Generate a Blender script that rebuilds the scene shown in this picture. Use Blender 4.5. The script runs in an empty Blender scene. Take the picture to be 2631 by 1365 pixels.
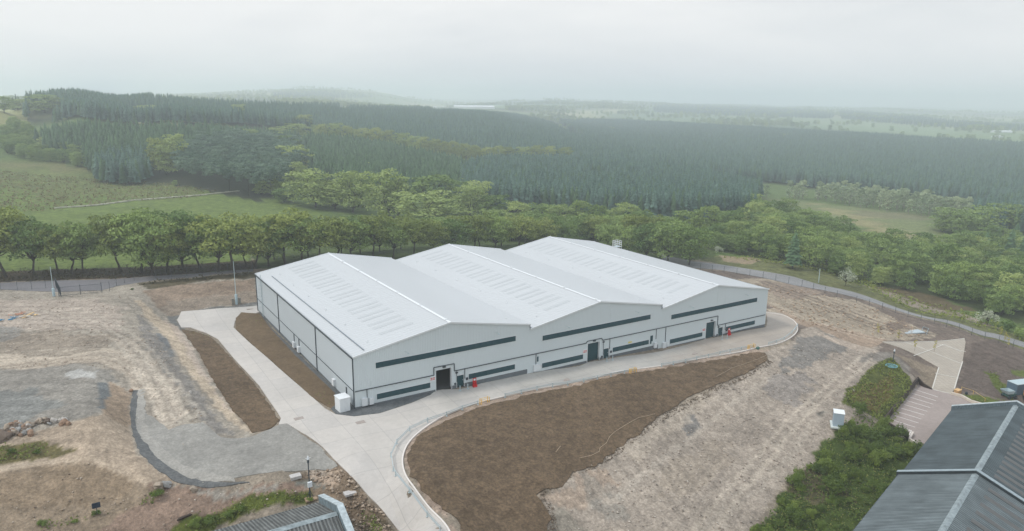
import bpy, math, random
import numpy as np
from mathutils import Vector, Matrix, Euler
from mathutils.geometry import delaunay_2d_cdt
rng = np.random.default_rng(7); random.seed(7)
sc = bpy.context.scene; col = sc.collection
R_ = math.radians
# ---------------- camera, solved from the warehouse's edges -------------
W, H, F = 2631., 1365., 1860.7
PI_, RO, YA = 0.2287, 0.0109, 0.5648
CAM = np.array([-39.5135, -109.7531, 51.5182])
fw = np.array([math.sin(YA)*math.cos(PI_), math.cos(YA)*math.cos(PI_), -math.sin(PI_)])
r0 = np.array([math.cos(YA), -math.sin(YA), 0.]); u0 = np.cross(r0, fw)
rt = r0*math.cos(RO)+u0*math.sin(RO); up = -r0*math.sin(RO)+u0*math.cos(RO)
cd = bpy.data.cameras.new('camera'); co = bpy.data.objects.new('camera', cd); col.objects.link(co)
m = Matrix.Identity(4)
for i in range(3):
    m[i][0] = rt[i]; m[i][1] = up[i]; m[i][2] = -fw[i]; m[i][3] = CAM[i]
co.matrix_world = m
cd.sensor_width = 36; cd.sensor_fit = 'HORIZONTAL'; cd.lens = F/W*36
cd.clip_start = 1; cd.clip_end = 30000
sc.camera = co
# ---------------- light ----------------
HAZE = .00042
SUN_EL, SUN_AZ = 50., -75.      # azimuth clockwise from +Y
wd = bpy.data.worlds.new('World'); sc.world = wd; wd.use_nodes = True
nt = wd.node_tree; N = nt.nodes; L = nt.links; N.clear()
def nd(t, **k):
    n = N.new(t)
    for a, b in k.items(): setattr(n, a, b)
    return n
sky = nd('ShaderNodeTexSky', sky_type='NISHITA', sun_disc=False)
sky.sun_elevation = R_(SUN_EL); sky.sun_rotation = R_(SUN_AZ); sky.air_density = 1.5; sky.dust_density = 4
b1 = nd('ShaderNodeBackground'); b1.inputs[1].default_value = 0.05; L.new(sky.outputs[0], b1.inputs[0])
tc = nd('ShaderNodeTexCoord'); mp = nd('ShaderNodeMapping'); mp.inputs['Scale'].default_value = (1.2, 1.2, 4.5)
L.new(tc.outputs['Generated'], mp.inputs[0])
no = nd('ShaderNodeTexNoise'); no.inputs['Scale'].default_value = 1.3; no.inputs['Detail'].default_value = 6; no.inputs['Roughness'].default_value = .5
no.inputs['Distortion'].default_value = .4
L.new(mp.outputs[0], no.inputs[0])
cr = nd('ShaderNodeValToRGB'); cr.color_ramp.elements[0].position = .40; cr.color_ramp.elements[1].position = .60
cr.color_ramp.elements[0].color = (.84, .865, .885, 1); cr.color_ramp.elements[1].color = (1.0, 1.0, 1.0, 1)
L.new(no.outputs[0], cr.inputs[0])
sx = nd('ShaderNodeSeparateXYZ'); L.new(tc.outputs['Generated'], sx.inputs[0])
mr = nd('ShaderNodeMapRange'); mr.inputs['From Min'].default_value = .2; mr.inputs['From Max'].default_value = 1; mr.inputs['To Min'].default_value = 1; mr.inputs['To Max'].default_value = 1.5
L.new(sx.outputs[2], mr.inputs[0])
tn = nd('ShaderNodeMapRange'); tn.inputs['From Min'].default_value = .22; tn.inputs['From Max'].default_value = .8; L.new(sx.outputs[2], tn.inputs[0])
tm = nd('ShaderNodeMix', data_type='RGBA', blend_type='MULTIPLY'); tm.inputs[7].default_value = (.90, .98, 1.09, 1); L.new(tn.outputs[0], tm.inputs[0]); L.new(cr.outputs[0], tm.inputs[6])
b2 = nd('ShaderNodeBackground'); L.new(tm.outputs[2], b2.inputs[0]); L.new(mr.outputs[0], b2.inputs[1])
ad = nd('ShaderNodeMixShader'); ad.inputs[0].default_value = .93; L.new(b1.outputs[0], ad.inputs[1]); L.new(b2.outputs[0], ad.inputs[2])
wo = nd('ShaderNodeOutputWorld'); L.new(ad.outputs[0], wo.inputs[0])
sl = bpy.data.lights.new('sun', 'SUN'); sl.energy = 1.9; sl.angle = R_(9); sl.color = (1, .96, .9)
so = bpy.data.objects.new('sun', sl); col.objects.link(so)
sd = Vector((math.sin(R_(SUN_AZ))*math.cos(R_(SUN_EL)), math.cos(R_(SUN_AZ))*math.cos(R_(SUN_EL)), math.sin(R_(SUN_EL))))
so.rotation_euler = sd.to_track_quat('Z', 'Y').to_euler(); so.location = (0, 0, 300)
vs = sc.view_settings; vs.view_transform = 'Standard'; vs.look = 'None'; vs.exposure = 0; vs.gamma = 1
sc.render.engine = 'CYCLES'; sc.render.resolution_x = 1024; sc.render.resolution_y = 531
sc.cycles.volume_bounces = 4; sc.cycles.max_bounces = 12

# ---------------- helpers ----------------
def ray(x, y): return fw + rt*((x-W/2)/F) - up*((y-H/2)/F)
def atz(x, y, z):
    d = ray(x, y); return CAM + d*((z-CAM[2])/d[2])
def aty(x, y, yy=0.):
    d = ray(x, y); return CAM + d*((yy-CAM[1])/d[1])
def atx(x, y, xx):
    d = ray(x, y); return CAM + d*((xx-CAM[0])/d[0])
def tag(o, label=None, cat=None, group=None, kind=None):
    if label: o['label'] = label
    if cat: o['category'] = cat
    if group: o['group'] = group
    if kind: o['kind'] = kind
    return o
def empty(name, loc, label, cat, group=None, rz=0):
    o = bpy.data.objects.new(name, None); col.objects.link(o); o.location = loc; o.rotation_euler = (0, 0, rz)
    o.empty_display_size = .3
    return tag(o, label, cat, group)
class MB:
    def __init__(s): s.v = []; s.f = []
    def add(s, v, f):
        k = len(s.v); s.v += [tuple(a) for a in v]; s.f += [tuple(i+k for i in q) for q in f]; return s
    def box(s, x0, x1, y0, y1, z0, z1):
        return s.add([(x0,y0,z0),(x1,y0,z0),(x1,y1,z0),(x0,y1,z0),(x0,y0,z1),(x1,y0,z1),(x1,y1,z1),(x0,y1,z1)],
                     [(0,3,2,1),(4,5,6,7),(0,1,5,4),(1,2,6,5),(2,3,7,6),(3,0,4,7)])
    def beam(s, a, b, w, h=None, upv=(0,0,1)):
        a = Vector(a); b = Vector(b); d = (b-a).normalized(); u = Vector(upv)
        if abs(d.dot(u)) > .99: u = Vector((0, 1, 0))
        sd_ = d.cross(u).normalized(); u = sd_.cross(d); h = w if h is None else h
        P = [p+sd_*(i*w/2)+u*(j*h/2) for p in (a, b) for i, j in ((-1,-1),(1,-1),(1,1),(-1,1))]
        return s.add(P, [(0,3,2,1),(4,5,6,7),(0,1,5,4),(1,2,6,5),(2,3,7,6),(3,0,4,7)])
    def tube(s, pts, rad, n=8, cap=True):
        pts = [Vector(p) for p in pts]; rads = rad if hasattr(rad, '__len__') else [rad]*len(pts); V = []; Fc = []
        for i, p in enumerate(pts):
            d = (pts[min(i+1, len(pts)-1)]-pts[max(i-1, 0)]).normalized()
            u = Vector((0,0,1)) if abs(d.z) < .9 else Vector((1,0,0))
            a = d.cross(u).normalized(); b = a.cross(d)
            for k in range(n):
                t = 2*math.pi*k/n; V.append(p+(a*math.cos(t)+b*math.sin(t))*rads[i])
        for i in range(len(pts)-1):
            for k in range(n):
                Fc.append((i*n+k, i*n+(k+1)%n, (i+1)*n+(k+1)%n, (i+1)*n+k))
        if cap: Fc += [tuple(range(n))[::-1], tuple((len(pts)-1)*n+k for k in range(n))]
        return s.add(V, Fc)
    def blob(s, c, rx, ry, rz, seed=0, n=10, rough=.2):
        q = random.Random(seed); V = [];
        for i in range(n//2+1):
            th = math.pi*i/(n//2)
            for k in range(n):
                ph = 2*math.pi*k/n; rr = 1+q.uniform(-rough, rough) if 0 < i < n//2 else 1
                V.append((c[0]+rx*rr*math.sin(th)*math.cos(ph), c[1]+ry*rr*math.sin(th)*math.sin(ph), c[2]+rz*rr*math.cos(th)))
        Fc = [(i*n+k, (i+1)*n+k, (i+1)*n+(k+1)%n, i*n+(k+1)%n) for i in range(n//2) for k in range(n)]
        return s.add(V, Fc)
    def mesh(s, name, mat):
        me = bpy.data.meshes.new(name); me.from_pydata(s.v, [], s.f); me.update()
        if mat: me.materials.append(mat)
        return me
    def build(s, name, mat, parent=None, loc=None, smooth=False):
        me = s.mesh(name, mat)
        if smooth: me.polygons.foreach_set('use_smooth', [True]*len(me.polygons))
        o = bpy.data.objects.new(name, me); col.objects.link(o)
        if parent: o.parent = parent
        if loc is not None: o.location = loc
        return o
def npmesh(name, V, Fq, mat, k=4):
    me = bpy.data.meshes.new(name); V = np.asarray(V, np.float32); Fq = np.asarray(Fq, np.int32)
    me.vertices.add(len(V)); me.vertices.foreach_set('co', V.ravel())
    me.loops.add(Fq.size); me.loops.foreach_set('vertex_index', Fq.ravel())
    me.polygons.add(len(Fq)); me.polygons.foreach_set('loop_start', np.arange(0, Fq.size, k, dtype=np.int32))
    me.update(calc_edges=True)
    if mat: me.materials.append(mat)
    return me
def S(c): return tuple(((v/255+.055)/1.055)**2.4 if v > 10 else v/255/12.92 for v in c)
# value noise (vectorised)
_pt = rng.permutation(512); _pv = rng.random(512)
def vn(x, y):
    xi = np.floor(x).astype(int); yi = np.floor(y).astype(int); fx = x-xi; fy = y-yi
    fx = fx*fx*(3-2*fx); fy = fy*fy*(3-2*fy)
    g = lambda a, b: _pv[(_pt[(a & 511)]+b) & 511]
    return (g(xi,yi)*(1-fx)+g(xi+1,yi)*fx)*(1-fy)+(g(xi,yi+1)*(1-fx)+g(xi+1,yi+1)*fx)*fy
def fbm(x, y, o=4):
    s = 0; a = .5; t = 0
    for i in range(o): s = s+a*vn(x, y); t += a; x = x*2.03+17; y = y*2.03+5; a *= .5
    return s/t
# ---------------- materials ----------------
def newmat(name):
    m = bpy.data.materials.new(name); m.use_nodes = True; n = m.node_tree.nodes; p = n['Principled BSDF']
    return m, n, m.node_tree.links, p
def mat(name, c, rough=.7, metal=0, var=.12, scale=3., bump=0., bscale=None, stretch=(1,1,1), spec=.3, srgb=True, k=1.0):
    m, n, l, p = newmat(name)
    c = [v*k for v in (S(c) if srgb else c)]
    t = n.new('ShaderNodeTexCoord'); mp = n.new('ShaderNodeMapping'); mp.inputs['Scale'].default_value = stretch; l.new(t.outputs['Object'], mp.inputs[0])
    a = n.new('ShaderNodeTexNoise'); a.inputs['Scale'].default_value = scale; a.inputs['Detail'].default_value = 6; a.inputs['Roughness'].default_value = .65; l.new(mp.outputs[0], a.inputs[0])
    r = n.new('ShaderNodeMapRange'); r.inputs[1].default_value = .3; r.inputs[2].default_value = .7; r.inputs[3].default_value = 1-var; r.inputs[4].default_value = 1+var
    l.new(a.outputs[0], r.inputs[0])
    v = n.new('ShaderNodeVectorMath'); v.operation = 'SCALE'; v.inputs[0].default_value = c; l.new(r.outputs[0], v.inputs['Scale'])
    l.new(v.outputs[0], p.inputs['Base Color'])
    p.inputs['Roughness'].default_value = rough; p.inputs['Metallic'].default_value = metal
    if 'Specular IOR Level' in p.inputs: p.inputs['Specular IOR Level'].default_value = spec
    if bump:
        b = n.new('ShaderNodeTexNoise'); b.inputs['Scale'].default_value = bscale or scale*4; b.inputs['Detail'].default_value = 4; l.new(mp.outputs[0], b.inputs[0])
        bb = n.new('ShaderNodeBump'); bb.inputs['Strength'].default_value = 1; bb.inputs['Distance'].default_value = bump; l.new(b.outputs[0], bb.inputs['Height']); l.new(bb.outputs[0], p.inputs['Normal'])
    return m
# ---------------- terrain ----------------
CPX = [  # (px, py, z): ground points read off the photograph with a height each
 (470,820,.2),(600,800,.1),(700,900,0),(720,1080,0),(860,1080,0),(740,1000,0),
 (1130,1365,-1.3),(1060,1270,-1),(1020,1180,-.6),(1050,1110,-.4),(1150,1050,-.4),(1300,1010,-.8),(1500,965,-1.4),(1700,930,-2.0),(1900,895,-2.6),(2000,870,-2.9),(2050,840,-3.1),
 (1000,1365,-1.4),(900,1240,-.8),(830,1180,-.3),(770,1120,0),(1990,790,-3.0),
 (960,1365,-3.2),(900,1310,-3.6),(780,1270,-2.4),(840,1215,-1.4),(790,1205,-.6),
 (1250,1150,-1.1),(1450,1080,-1.9),(1700,1000,-2.7),(1900,925,-3.3),(1400,1270,-3.2),(1500,1180,-3.2),(1680,1080,-3.5),(1850,1000,-3.9),(1950,950,-3.9),
 (1250,1310,-2.8),(1200,1365,-2.4),(1330,1365,-4.2),
 (1600,1250,-5.2),(1800,1120,-5.6),(1950,1050,-5.4),(2050,980,-4.9),(1500,1365,-6.2),(1750,1365,-7.2),(2152,1095,-5.6),(2000,1150,-6.4),(1900,1280,-7.4),
 (2200,960,-4.9),(2290,925,-5.2),(2100,900,-4),(2250,890,-5),
 (2180,1010,-5.4),(2170,1045,-5.6),(2355,980,-7.6),(2310,1035,-7.6),(2265,1088,-7.8),(2300,1000,-6.6),(2240,1060,-7),
 (2365,1000,-9.2),(2300,1090,-9.2),(2400,1060,-9.2),(2350,1130,-9.2),(2440,1020,-9.2),(2490,1035,-9.1),
 (2320,1150,-9),(2380,1190,-9.2),(2250,1170,-8.2),(2150,1180,-7.7),(2050,1250,-8.5),(2200,1300,-9.3),(1950,1365,-8.8),(2150,1365,-9.6),
 (2500,1010,-8.6),(2550,950,-8.2),(2631,1000,-9),(2600,900,-7.8),(2480,872,-7),(2400,940,-7.6),(2440,1002,-8.9),(2380,985,-8.7),(2340,960,-7),
 (1990,720,-3),(2100,800,-4),(2200,830,-5),(2350,840,-6),(2200,740,-5),(2450,820,-7.2),(2550,860,-7.8),
 (1780,672,-2),(1900,690,-2.6),(2000,705,-3.2),(2100,732,-4.2),(2250,775,-5.7),(2400,820,-7.2),(2530,860,-8),(2631,885,-9),
 (2000,670,-4.5),(2200,730,-6.8),(2400,780,-9),(2631,850,-10),
 (2000,620,-9),(2200,660,-11),(2400,700,-13),(2631,760,-13),(1820,600,-7),
 (2250,560,-19),(2380,610,-18),(2130,545,-18),(2500,570,-20),(2400,560,-21),(1950,520,-16),
 (2000,495,-23),(2200,525,-24),(2450,560,-25),(2000,440,-27),(2300,480,-28),(2631,510,-30),(2631,600,-20),
 (1480,325,-15),(1800,345,-17),(2200,365,-19),(2631,385,-22),(1700,430,-20),(1500,385,-13),
 (1700,300,-6),(2300,330,-15),(2631,350,-18),(2000,312,-10),
 (1200,540,-7),(1500,570,-9),(1940,560,-12),(1200,405,-8),(1260,400,-8),(1000,480,-4),(850,480,-1),(950,400,0),(1400,480,-10),(1650,450,-15),
 (0,425,8),(300,450,4),(0,560,4),(400,560,1.5),(700,520,0),(850,560,-1.5),(600,490,1),(800,545,-1),(1000,560,-3),(750,600,0),(1000,620,0),(1300,620,-2),(1500,640,-2),
 (87,708,4),(300,700,4),(500,690,4),(640,685,4),(0,640,4),
 (380,460,3),(740,510,0),(100,400,10),(400,330,19),(700,385,5),(100,330,21),(0,310,24),(250,290,27),(560,310,24),(820,340,11),
 (0,730,4),(0,760,3.8),(150,770,3.8),(300,750,4),(0,900,3.6),(200,850,3.6),(345,778,3.9),(400,870,3.3),(470,990,2.1),(540,1080,.9),(600,1120,.1),
 (430,815,.4),(480,850,.2),(530,950,.05),(590,1050,0),(648,1112,0),
 (700,1150,-.1),(550,1180,0),(430,1180,.2),(380,1120,.6),(365,1000,1.9),(420,1050,1.1),
 (0,1050,4),(150,1000,4),(268,965,3.9),(275,1060,3.7),(330,1010,1.9),(338,1100,.7),
 (60,1110,3.8),(0,1150,3.3),(150,1160,2.6),(250,1200,1.7),(370,1240,.3),(0,1220,2.4),(230,1178,2.5),(0,1365,-1),(200,1365,-2.5),(400,1285,-1.3),(310,1340,-2.5),
 (450,1250,-.5),(600,1230,-.3),(500,1320,-2.3),(650,1270,-1.3),(720,1240,-.7),(350,1365,-3),(560,1350,-3.6),
 (375,738,4),(450,724,4.1),(550,718,4.2),(648,712,4.2),(440,813,.4),(520,803,.4),(600,793,.4),(655,787,.4),
]
CW = [(0,-2,0),(15,-2,-.2),(33.7,-2,-.75),(50,-2,-1.15),(68,-2,-1.75),(84,-2,-2.15),(103,-2,-2.65),(10,-8,-.2),(50,-8,-1.2),(90,-8,-2.3),
 (30,20,-.8),(30,50,-.6),(70,20,-1.8),(70,50,-1.8),(100,50,-2.7),(2,30,-.1),(2,60,-.1),(-10,30,0),(-12,60,.1),(-4,0,0),(106,30,-3.0),(108,60,-3),
 (15,72,.2),(30,72,0),(60,72,-.8),(100,72,-2.4),(20,82,4),(40,82,3),(70,80,.5),(100,82,-1.8),(20,110,4),(60,110,2.5),(100,110,-1),(135,100,-3),
 (-20,-27,-5.2),(-12,-27,-5.2),(-20,-45,-6),(-5,-30,-5),(-5,-50,-4),(-40,-40,-5),(-30,-90,-6),(-60,-20,-1),(-90,0,2),(-100,100,6),(-60,-60,-4),
 (70,-70,-9.2),(100,-60,-9.2),(40,-75,-9),(30,-100,-9),(150,-60,-9),(140,-30,-8.5),(180,0,-9.5),
 (-600,200,10),(-400,900,60),(-1500,600,20),(-800,2500,30),(3000,-500,-30),(600,-400,-12),(-300,-400,-5),(1200,200,-25),(6000,6000,-20),(6000,-6000,-20),(-6000,6000,0),(-6000,-6000,0),(0,6000,0),(6000,0,-20),(2500,4500,-10),(1200,2600,-8)]
CD = [(0,285,780),(60,268,900),(200,262,920),(400,268,930),(600,282,960),(800,296,1020),(1000,306,1080),(1250,312,1150),(1400,335,1280),(200,300,720),(430,305,720),(620,318,740),(760,335,780),
      (850,262,2600),(1200,275,2400),(1700,272,4200),(2200,285,4200),(600,246,3800),(780,231,4600),(950,236,4600),(1400,256,4600),(2600,300,4500)]
pts = [atz(x, y, z) for x, y, z in CPX]+[np.array(p, float) for p in CW]
for x, y, d in CD:
    q = ray(x, y); pts.append(CAM+q*(d/math.hypot(q[0], q[1])))
CP = np.array(pts); NC = len(CP)
def warp(x, y):   # compress far distances so that near and far points weigh alike
    dx = x-CAM[0]; dy = y-CAM[1]; d = np.sqrt(dx*dx+dy*dy)+1e-6
    g = 60*np.log1p(d/60); return dx/d*g, dy/d*g
_wx, _wy = warp(CP[:, 0], CP[:, 1])
def _phi(d2): return np.sqrt(d2+1.2)
_A = _phi((_wx[:, None]-_wx)**2+(_wy[:, None]-_wy)**2)
_w = np.linalg.solve(_A-np.eye(NC)*.10, CP[:, 2]-CP[:, 2].mean())
def hgt(x, y):
    x = np.asarray(x, float); y = np.asarray(y, float); sh = x.shape; X, Y = warp(x.ravel(), y.ravel()); out = np.empty(len(X))
    for i in range(0, len(X), 20000):
        out[i:i+20000] = _phi((X[i:i+20000, None]-_wx)**2+(Y[i:i+20000, None]-_wy)**2)@_w
    z = (out+CP[:, 2].mean()).reshape(sh)
    return z
def H1(x, y): return float(hgt(np.array([x]), np.array([y]))[0])
_ts = np.concatenate([np.arange(40, 400, 2.), 400*1.012**np.arange(0, 230)])
def gpx(pts_, cap=7000., off=0.):
    """photo pixels -> points on the terrain"""
    out = []
    for x, y in pts_:
        d = ray(x, y); P = CAM+d*_ts[:, None]; h = hgt(P[:, 0], P[:, 1]); b = np.nonzero(P[:, 2] < h+off)[0]
        i = b[0] if len(b) else len(_ts)-1
        lo, hi = _ts[max(i-1, 0)], _ts[i]
        for _ in range(12):
            mi = (lo+hi)/2; p = CAM+d*mi
            if p[2] < H1(p[0], p[1])+off: hi = mi
            else: lo = mi
        p = CAM+d*hi; out.append((p[0], p[1], H1(p[0], p[1])))
    return out
def G(x, y): return Vector(gpx([(x, y)])[0])
def inpoly(X, Y, poly):
    r = np.zeros(X.shape, bool); n = len(poly); j = n-1
    xs = [p[0] for p in poly]; ys = [p[1] for p in poly]
    bb = (X > min(xs)) & (X < max(xs)) & (Y > min(ys)) & (Y < max(ys)); x = X[bb]; y = Y[bb]; q = np.zeros(x.shape, bool)
    for i in range(n):
        xi, yi, xj, yj = xs[i], ys[i], xs[j], ys[j]
        c = ((yi > y) != (yj > y)) & (x < (xj-xi)*(y-yi)/(yj-yi+1e-12)+xi); q ^= c; j = i
    r[bb] = q; return r
def smooth(poly, it=2, closed=True):
    for _ in range(it):
        o = []; n = len(poly)
        for i in range(n if closed else n-1):
            a = np.array(poly[i][:2]); b = np.array(poly[(i+1) % n][:2]); o += [tuple(a*.75+b*.25), tuple(a*.25+b*.75)]
        if not closed: o = [tuple(poly[0][:2])]+o+[tuple(poly[-1][:2])]
        poly = o
    return poly
def resample(line, step):
    o = [np.array(line[0][:2], float)]; 
    for a, b in zip(line[:-1], line[1:]):
        a = np.array(a[:2], float); b = np.array(b[:2], float); n = max(1, int(np.hypot(*(b-a))/step))
        o += [a+(b-a)*(k+1)/n for k in range(n)]
    return o
# ------ outlines (photo pixels, then world) ------
YARD_PX = [(466,801),(530,796),(600,791),(662,786),(672,800),(655,806),(622,812),(604,824),(600,842),(640,880),(720,950),(790,1010),(835,1050),(862,1065),(910,1071),(975,1063),(1060,1035),(1105,1016),(1122,1002)]
YARD_PX2 = [(1182,1001),(1240,985),(1300,972),(1420,950),(1490,941),(1512,931),(1545,927),(1580,920),(1700,903),(1790,879),(1812,872),(1850,866),(1966,842),(1969,838),(1972,825),(1968,800),(2010,806),(2040,822),(2050,840),(2046,858),(2022,874),(1985,887),(1930,898),(1850,911),(1700,940),(1500,978),(1350,1005),(1240,1031),(1165,1056),(1100,1092),(1055,1128),(1034,1166),(1034,1206),(1052,1246),(1110,1310),(1150,1355),(1168,1400),(1060,1420),(1025,1365),(970,1297),(900,1222),(868,1190),(790,1120),(738,1089),(716,1091),(722,1075),(712,1058),(665,990),(600,920),(560,872),(530,856),(490,842),(466,842),(455,822)]
def wp(px): return [p[:2] for p in gpx(px)]
YARD = wp(YARD_PX+YARD_PX2)
SOIL = wp([(1055,1150),(1046,1185),(1055,1225),(1085,1260),(1130,1300),(1175,1335),(1195,1400),(1425,1400),(1408,1350),(1405,1310),(1390,1290),(1375,1268),(1440,1250),(1475,1215),(1540,1195),(1590,1150),(1650,1108),(1690,1070),(1730,1050),(1790,1010),(1880,975),(1940,945),(1972,925),(1965,908),(1925,906),(1700,948),(1500,988),(1350,1018),(1240,1045),(1170,1072),(1110,1100),(1075,1125)])
SOILA = wp([(620,803),(606,818),(606,845),(660,895),(740,965),(800,1020),(850,1050),(868,1035),(860,1010),(760,915),(700,850),(668,806)])
SOILB = wp([(466,846),(500,852),(545,868),(580,905),(640,968),(705,1058),(717,1080),(700,1100),(672,1108),(650,1112),(600,1055),(555,990),(520,920),(490,880)])
GRAV = wp([(722,1089),(740,1090),(870,1198),(820,1206),(760,1212),(640,1222),(560,1240),(490,1240),(415,1200),(365,1150),(345,1090),(350,1040),(400,1080),(470,1130),(520,1180),(420,1110),(455,1095),(520,1085),(570,1125),(640,1125)])
TRENCH = wp([(342,1003),(356,1003),(352,1050),(352,1090),(366,1130),(400,1170),(440,1205),(480,1225),(520,1236),(600,1240),(640,1241),(600,1246),(520,1254),(460,1240),(400,1205),(360,1165),(342,1120),(335,1080),(336,1040)])
APRON = wp([(850,1050),(862,1064),(910,1070),(975,1062),(1060,1034),(1104,1015),(1120,1003),(1040,1020),(913,1048),(880,1020),(700,845),(669,803),(664,806),(700,855),(780,935),(850,1005),(862,1030)])
PARK = [tuple(atz(x, y, -9.)[:2]) for x, y in [(2358,986),(2395,1001),(2441,1012),(2520,1036),(2640,1100),(2640,1280),(2372,1147),(2340,1130),(2318,1112),(2268,1090)]]
PAVE = wp([(2268,880),(2478,871),(2481,880),(2473,930),(2452,1000),(2444,1013),(2395,1001),(2412,945),(2360,915),(2310,893)])
ROADL = wp([(-60,733),(0,727),(150,721),(290,718),(400,710),(520,702),(650,692),(650,698),(520,710),(400,720),(300,735),(262,746),(150,750),(0,744),(-60,744)])
ROADR = wp([(1700,655),(1780,672),(1850,680),(1950,696),(2040,712),(2110,733),(2250,770),(2400,818),(2530,853),(2631,880),(2720,905),(2720,920),(2631,893),(2530,864),(2400,823),(2250,780),(2110,745),(2040,733),(1950,712),(1850,694),(1780,688),(1700,672)])
SHEETS = [YARD, SOIL, SOILA, SOILB, GRAV, TRENCH, APRON, PARK, PAVE, ROADL, ROADR]
# ------ the ground mesh ------
def axis(a, b, h, lo, hi, g=1.09):
    m_ = list(np.arange(a, b+h/2, h)); s = h; x = m_[-1]
    while x < hi: s *= g; x += s; m_.append(x)
    s = h; x = m_[0]; f = []
    while x > lo: s *= g; x -= s; f.append(x)
    return np.array(f[::-1]+m_)
gx = axis(-70, 175, .55, -7000, 9000); gy = axis(-66, 140, .55, -7000, 9000)
X, Y = np.meshgrid(gx, gy); NX, NY = len(gx), len(gy)
Z = hgt(X, Y)
dist = np.hypot(X-CAM[0], Y-CAM[1])
sheet = np.zeros(X.shape, bool)
for p in SHEETS: sheet |= inpoly(X, Y, p)
foot = inpoly(X, Y, [(-2, -1), (105, -1), (105, 68), (-2, 68)])
rugged = np.clip((180-np.abs(X-50))/60, 0, 1)*(dist < 420)
nz = (fbm(X*.22, Y*.22, 3)-.5)*.9+(fbm(X*.9+9, Y*.9, 3)-.5)*.45
nz2 = (vn(X*2.1, Y*2.1)-.5)*.16
rough_amt = np.where(sheet | foot, 0, 1.)
k = np.array([.25,.5,.25])
for _ in range(2):
    rough_amt = np.apply_along_axis(lambda a: np.convolve(a, k, 'same'), 0, rough_amt); rough_amt = np.apply_along_axis(lambda a: np.convolve(a, k, 'same'), 1, rough_amt)
rough_amt = np.where(sheet | foot, 0, rough_amt)
Z0 = Z.copy()
Z = Z+rough_amt*rugged*(nz*.55+nz2-.04)
far = np.clip((dist-2600)/2500, 0, 1)
Z = Z+far*(fbm(X*.0012, Y*.0012, 4)-.5)*60
Z = np.where(sheet, Z-.07, Z)
inpk = inpoly(X, Y, PARK); Z = np.where(inpk, -9.3, Z)
Z = np.where(foot, np.minimum(Z, Z0-.1), Z)
# ------ ground colours: materials of each patch, with some painted shading, by outline ------
base = np.array(S((150, 138, 122)))*.8
Cc = np.empty(X.shape+(3,)); Cc[:] = base
grassy = np.zeros(X.shape)
wxn = (fbm(X*.35+31, Y*.35, 3)-.5); wyn = (fbm(X*.35, Y*.35+77, 3)-.5)
wxf = (fbm(X*.02+3, Y*.02, 3)-.5); wyf = (fbm(X*.02, Y*.02+7, 3)-.5)
def paint(poly, c, w=2.0, mixn=1.0, g=0, wf=0, k=.86, soft=0):
    M = np.zeros(X.shape)
    offs = [(0, 0)] if not soft else [(soft*a, soft*b) for a, b in ((0,0),(1,0),(-1,0),(0,1),(0,-1),(.6,.6),(-.6,-.6),(.6,-.6),(-.6,.6))]
    for a, b in offs: M += inpoly(X+wxn*w+wxf*wf+a, Y+wyn*w+wyf*wf+b, poly)
    M = M/len(offs)*mixn; c = np.array(S(c))*k; c = (c*.93+c.mean()*.07)*1.0 if g < .35 else c
    Cc[:] = Cc*(1-M[..., None])+c*M[..., None]; 
    global grassy
    grassy = grassy*(1-M)+g*M
GRN = (98, 116, 66); SCRUB = (120, 118, 92); TAN = (186, 163, 138)
near = (dist < 700)
# countryside first
Mf = (dist > 260)
fld = vn(X*.004+5, Y*.004+9); tone = fbm(X*.0021, Y*.0021, 3)
cA = np.array(S((120,140,96)))*.9; cB = np.array(S((160,160,118)))*.9; cD = np.array(S((70,92,62)))*.8
t_ = np.clip((fld-.45)*4, 0, 1)[..., None]; u_ = np.clip((tone-.52)*8, 0, 1)[..., None]
rural = (cA*(1-t_)+cB*t_)*(1-u_)+cD*u_
Cc[:] = np.where(Mf[..., None], rural, Cc); grassy = np.where(Mf, .6, grassy)
def P_(px, c, **k): paint(wp(px), c, **k)
P_([(-80,300),(500,295),(900,400),(1500,420),(2700,430),(2700,900),(2400,780),(2100,700),(1700,655),(1300,600),(650,640),(650,700),(-80,712),(-200,700)], GRN, w=3, g=1)
P_([(-80,408),(0,412),(200,440),(500,468),(640,498),(720,512),(850,560),(880,590),(640,640),(640,690),(-80,706)], (110,126,68), w=3, g=1)
P_([(640,560),(1300,560),(1800,600),(1850,668),(1760,668),(1600,668),(1300,690),(1000,700),(655,690)], (84,98,56), w=2, g=1)
P_([(-80,405),(0,408),(200,436),(420,452),(560,480),(480,500),(380,515),(200,500),(120,520),(0,480),(-80,480)], (112,112,76), w=8, g=1, mixn=.45, wf=20)
P_([(-80,400),(100,412),(300,440),(520,470),(640,500),(500,478),(300,452),(0,425),(-80,420)], (128,118,88), w=4, g=.7, mixn=.6)
P_([(-50,290),(110,290),(60,330),(-50,345)], (142,140,92), w=4, g=.8)
P_([(425,303),(600,304),(620,310),(430,309)], (190,180,140), w=2, g=.5)
P_([(1900,500),(2100,520),(2300,545),(2420,575),(2440,620),(2300,610),(2150,560)], (122,130,90), w=6, g=.9)
P_([(2080,520),(2180,545),(2300,590),(2400,612),(2300,612),(2180,575)], (160,148,112), w=5, g=.5, mixn=.7)
P_([(2200,540),(2400,555),(2380,568),(2200,556)], (128,118,96), w=5, g=.5, mixn=.6)
P_([(1560,285),(1700,283),(1900,296),(2200,305),(2420,326),(2500,340),(2400,350),(2100,330),(1800,320),(1560,305)], (130,150,112), w=25, g=.6, mixn=.8)
P_([(1380,290),(1480,285),(1640,280),(1500,302)], (170,170,130), w=20, g=.5)
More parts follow.
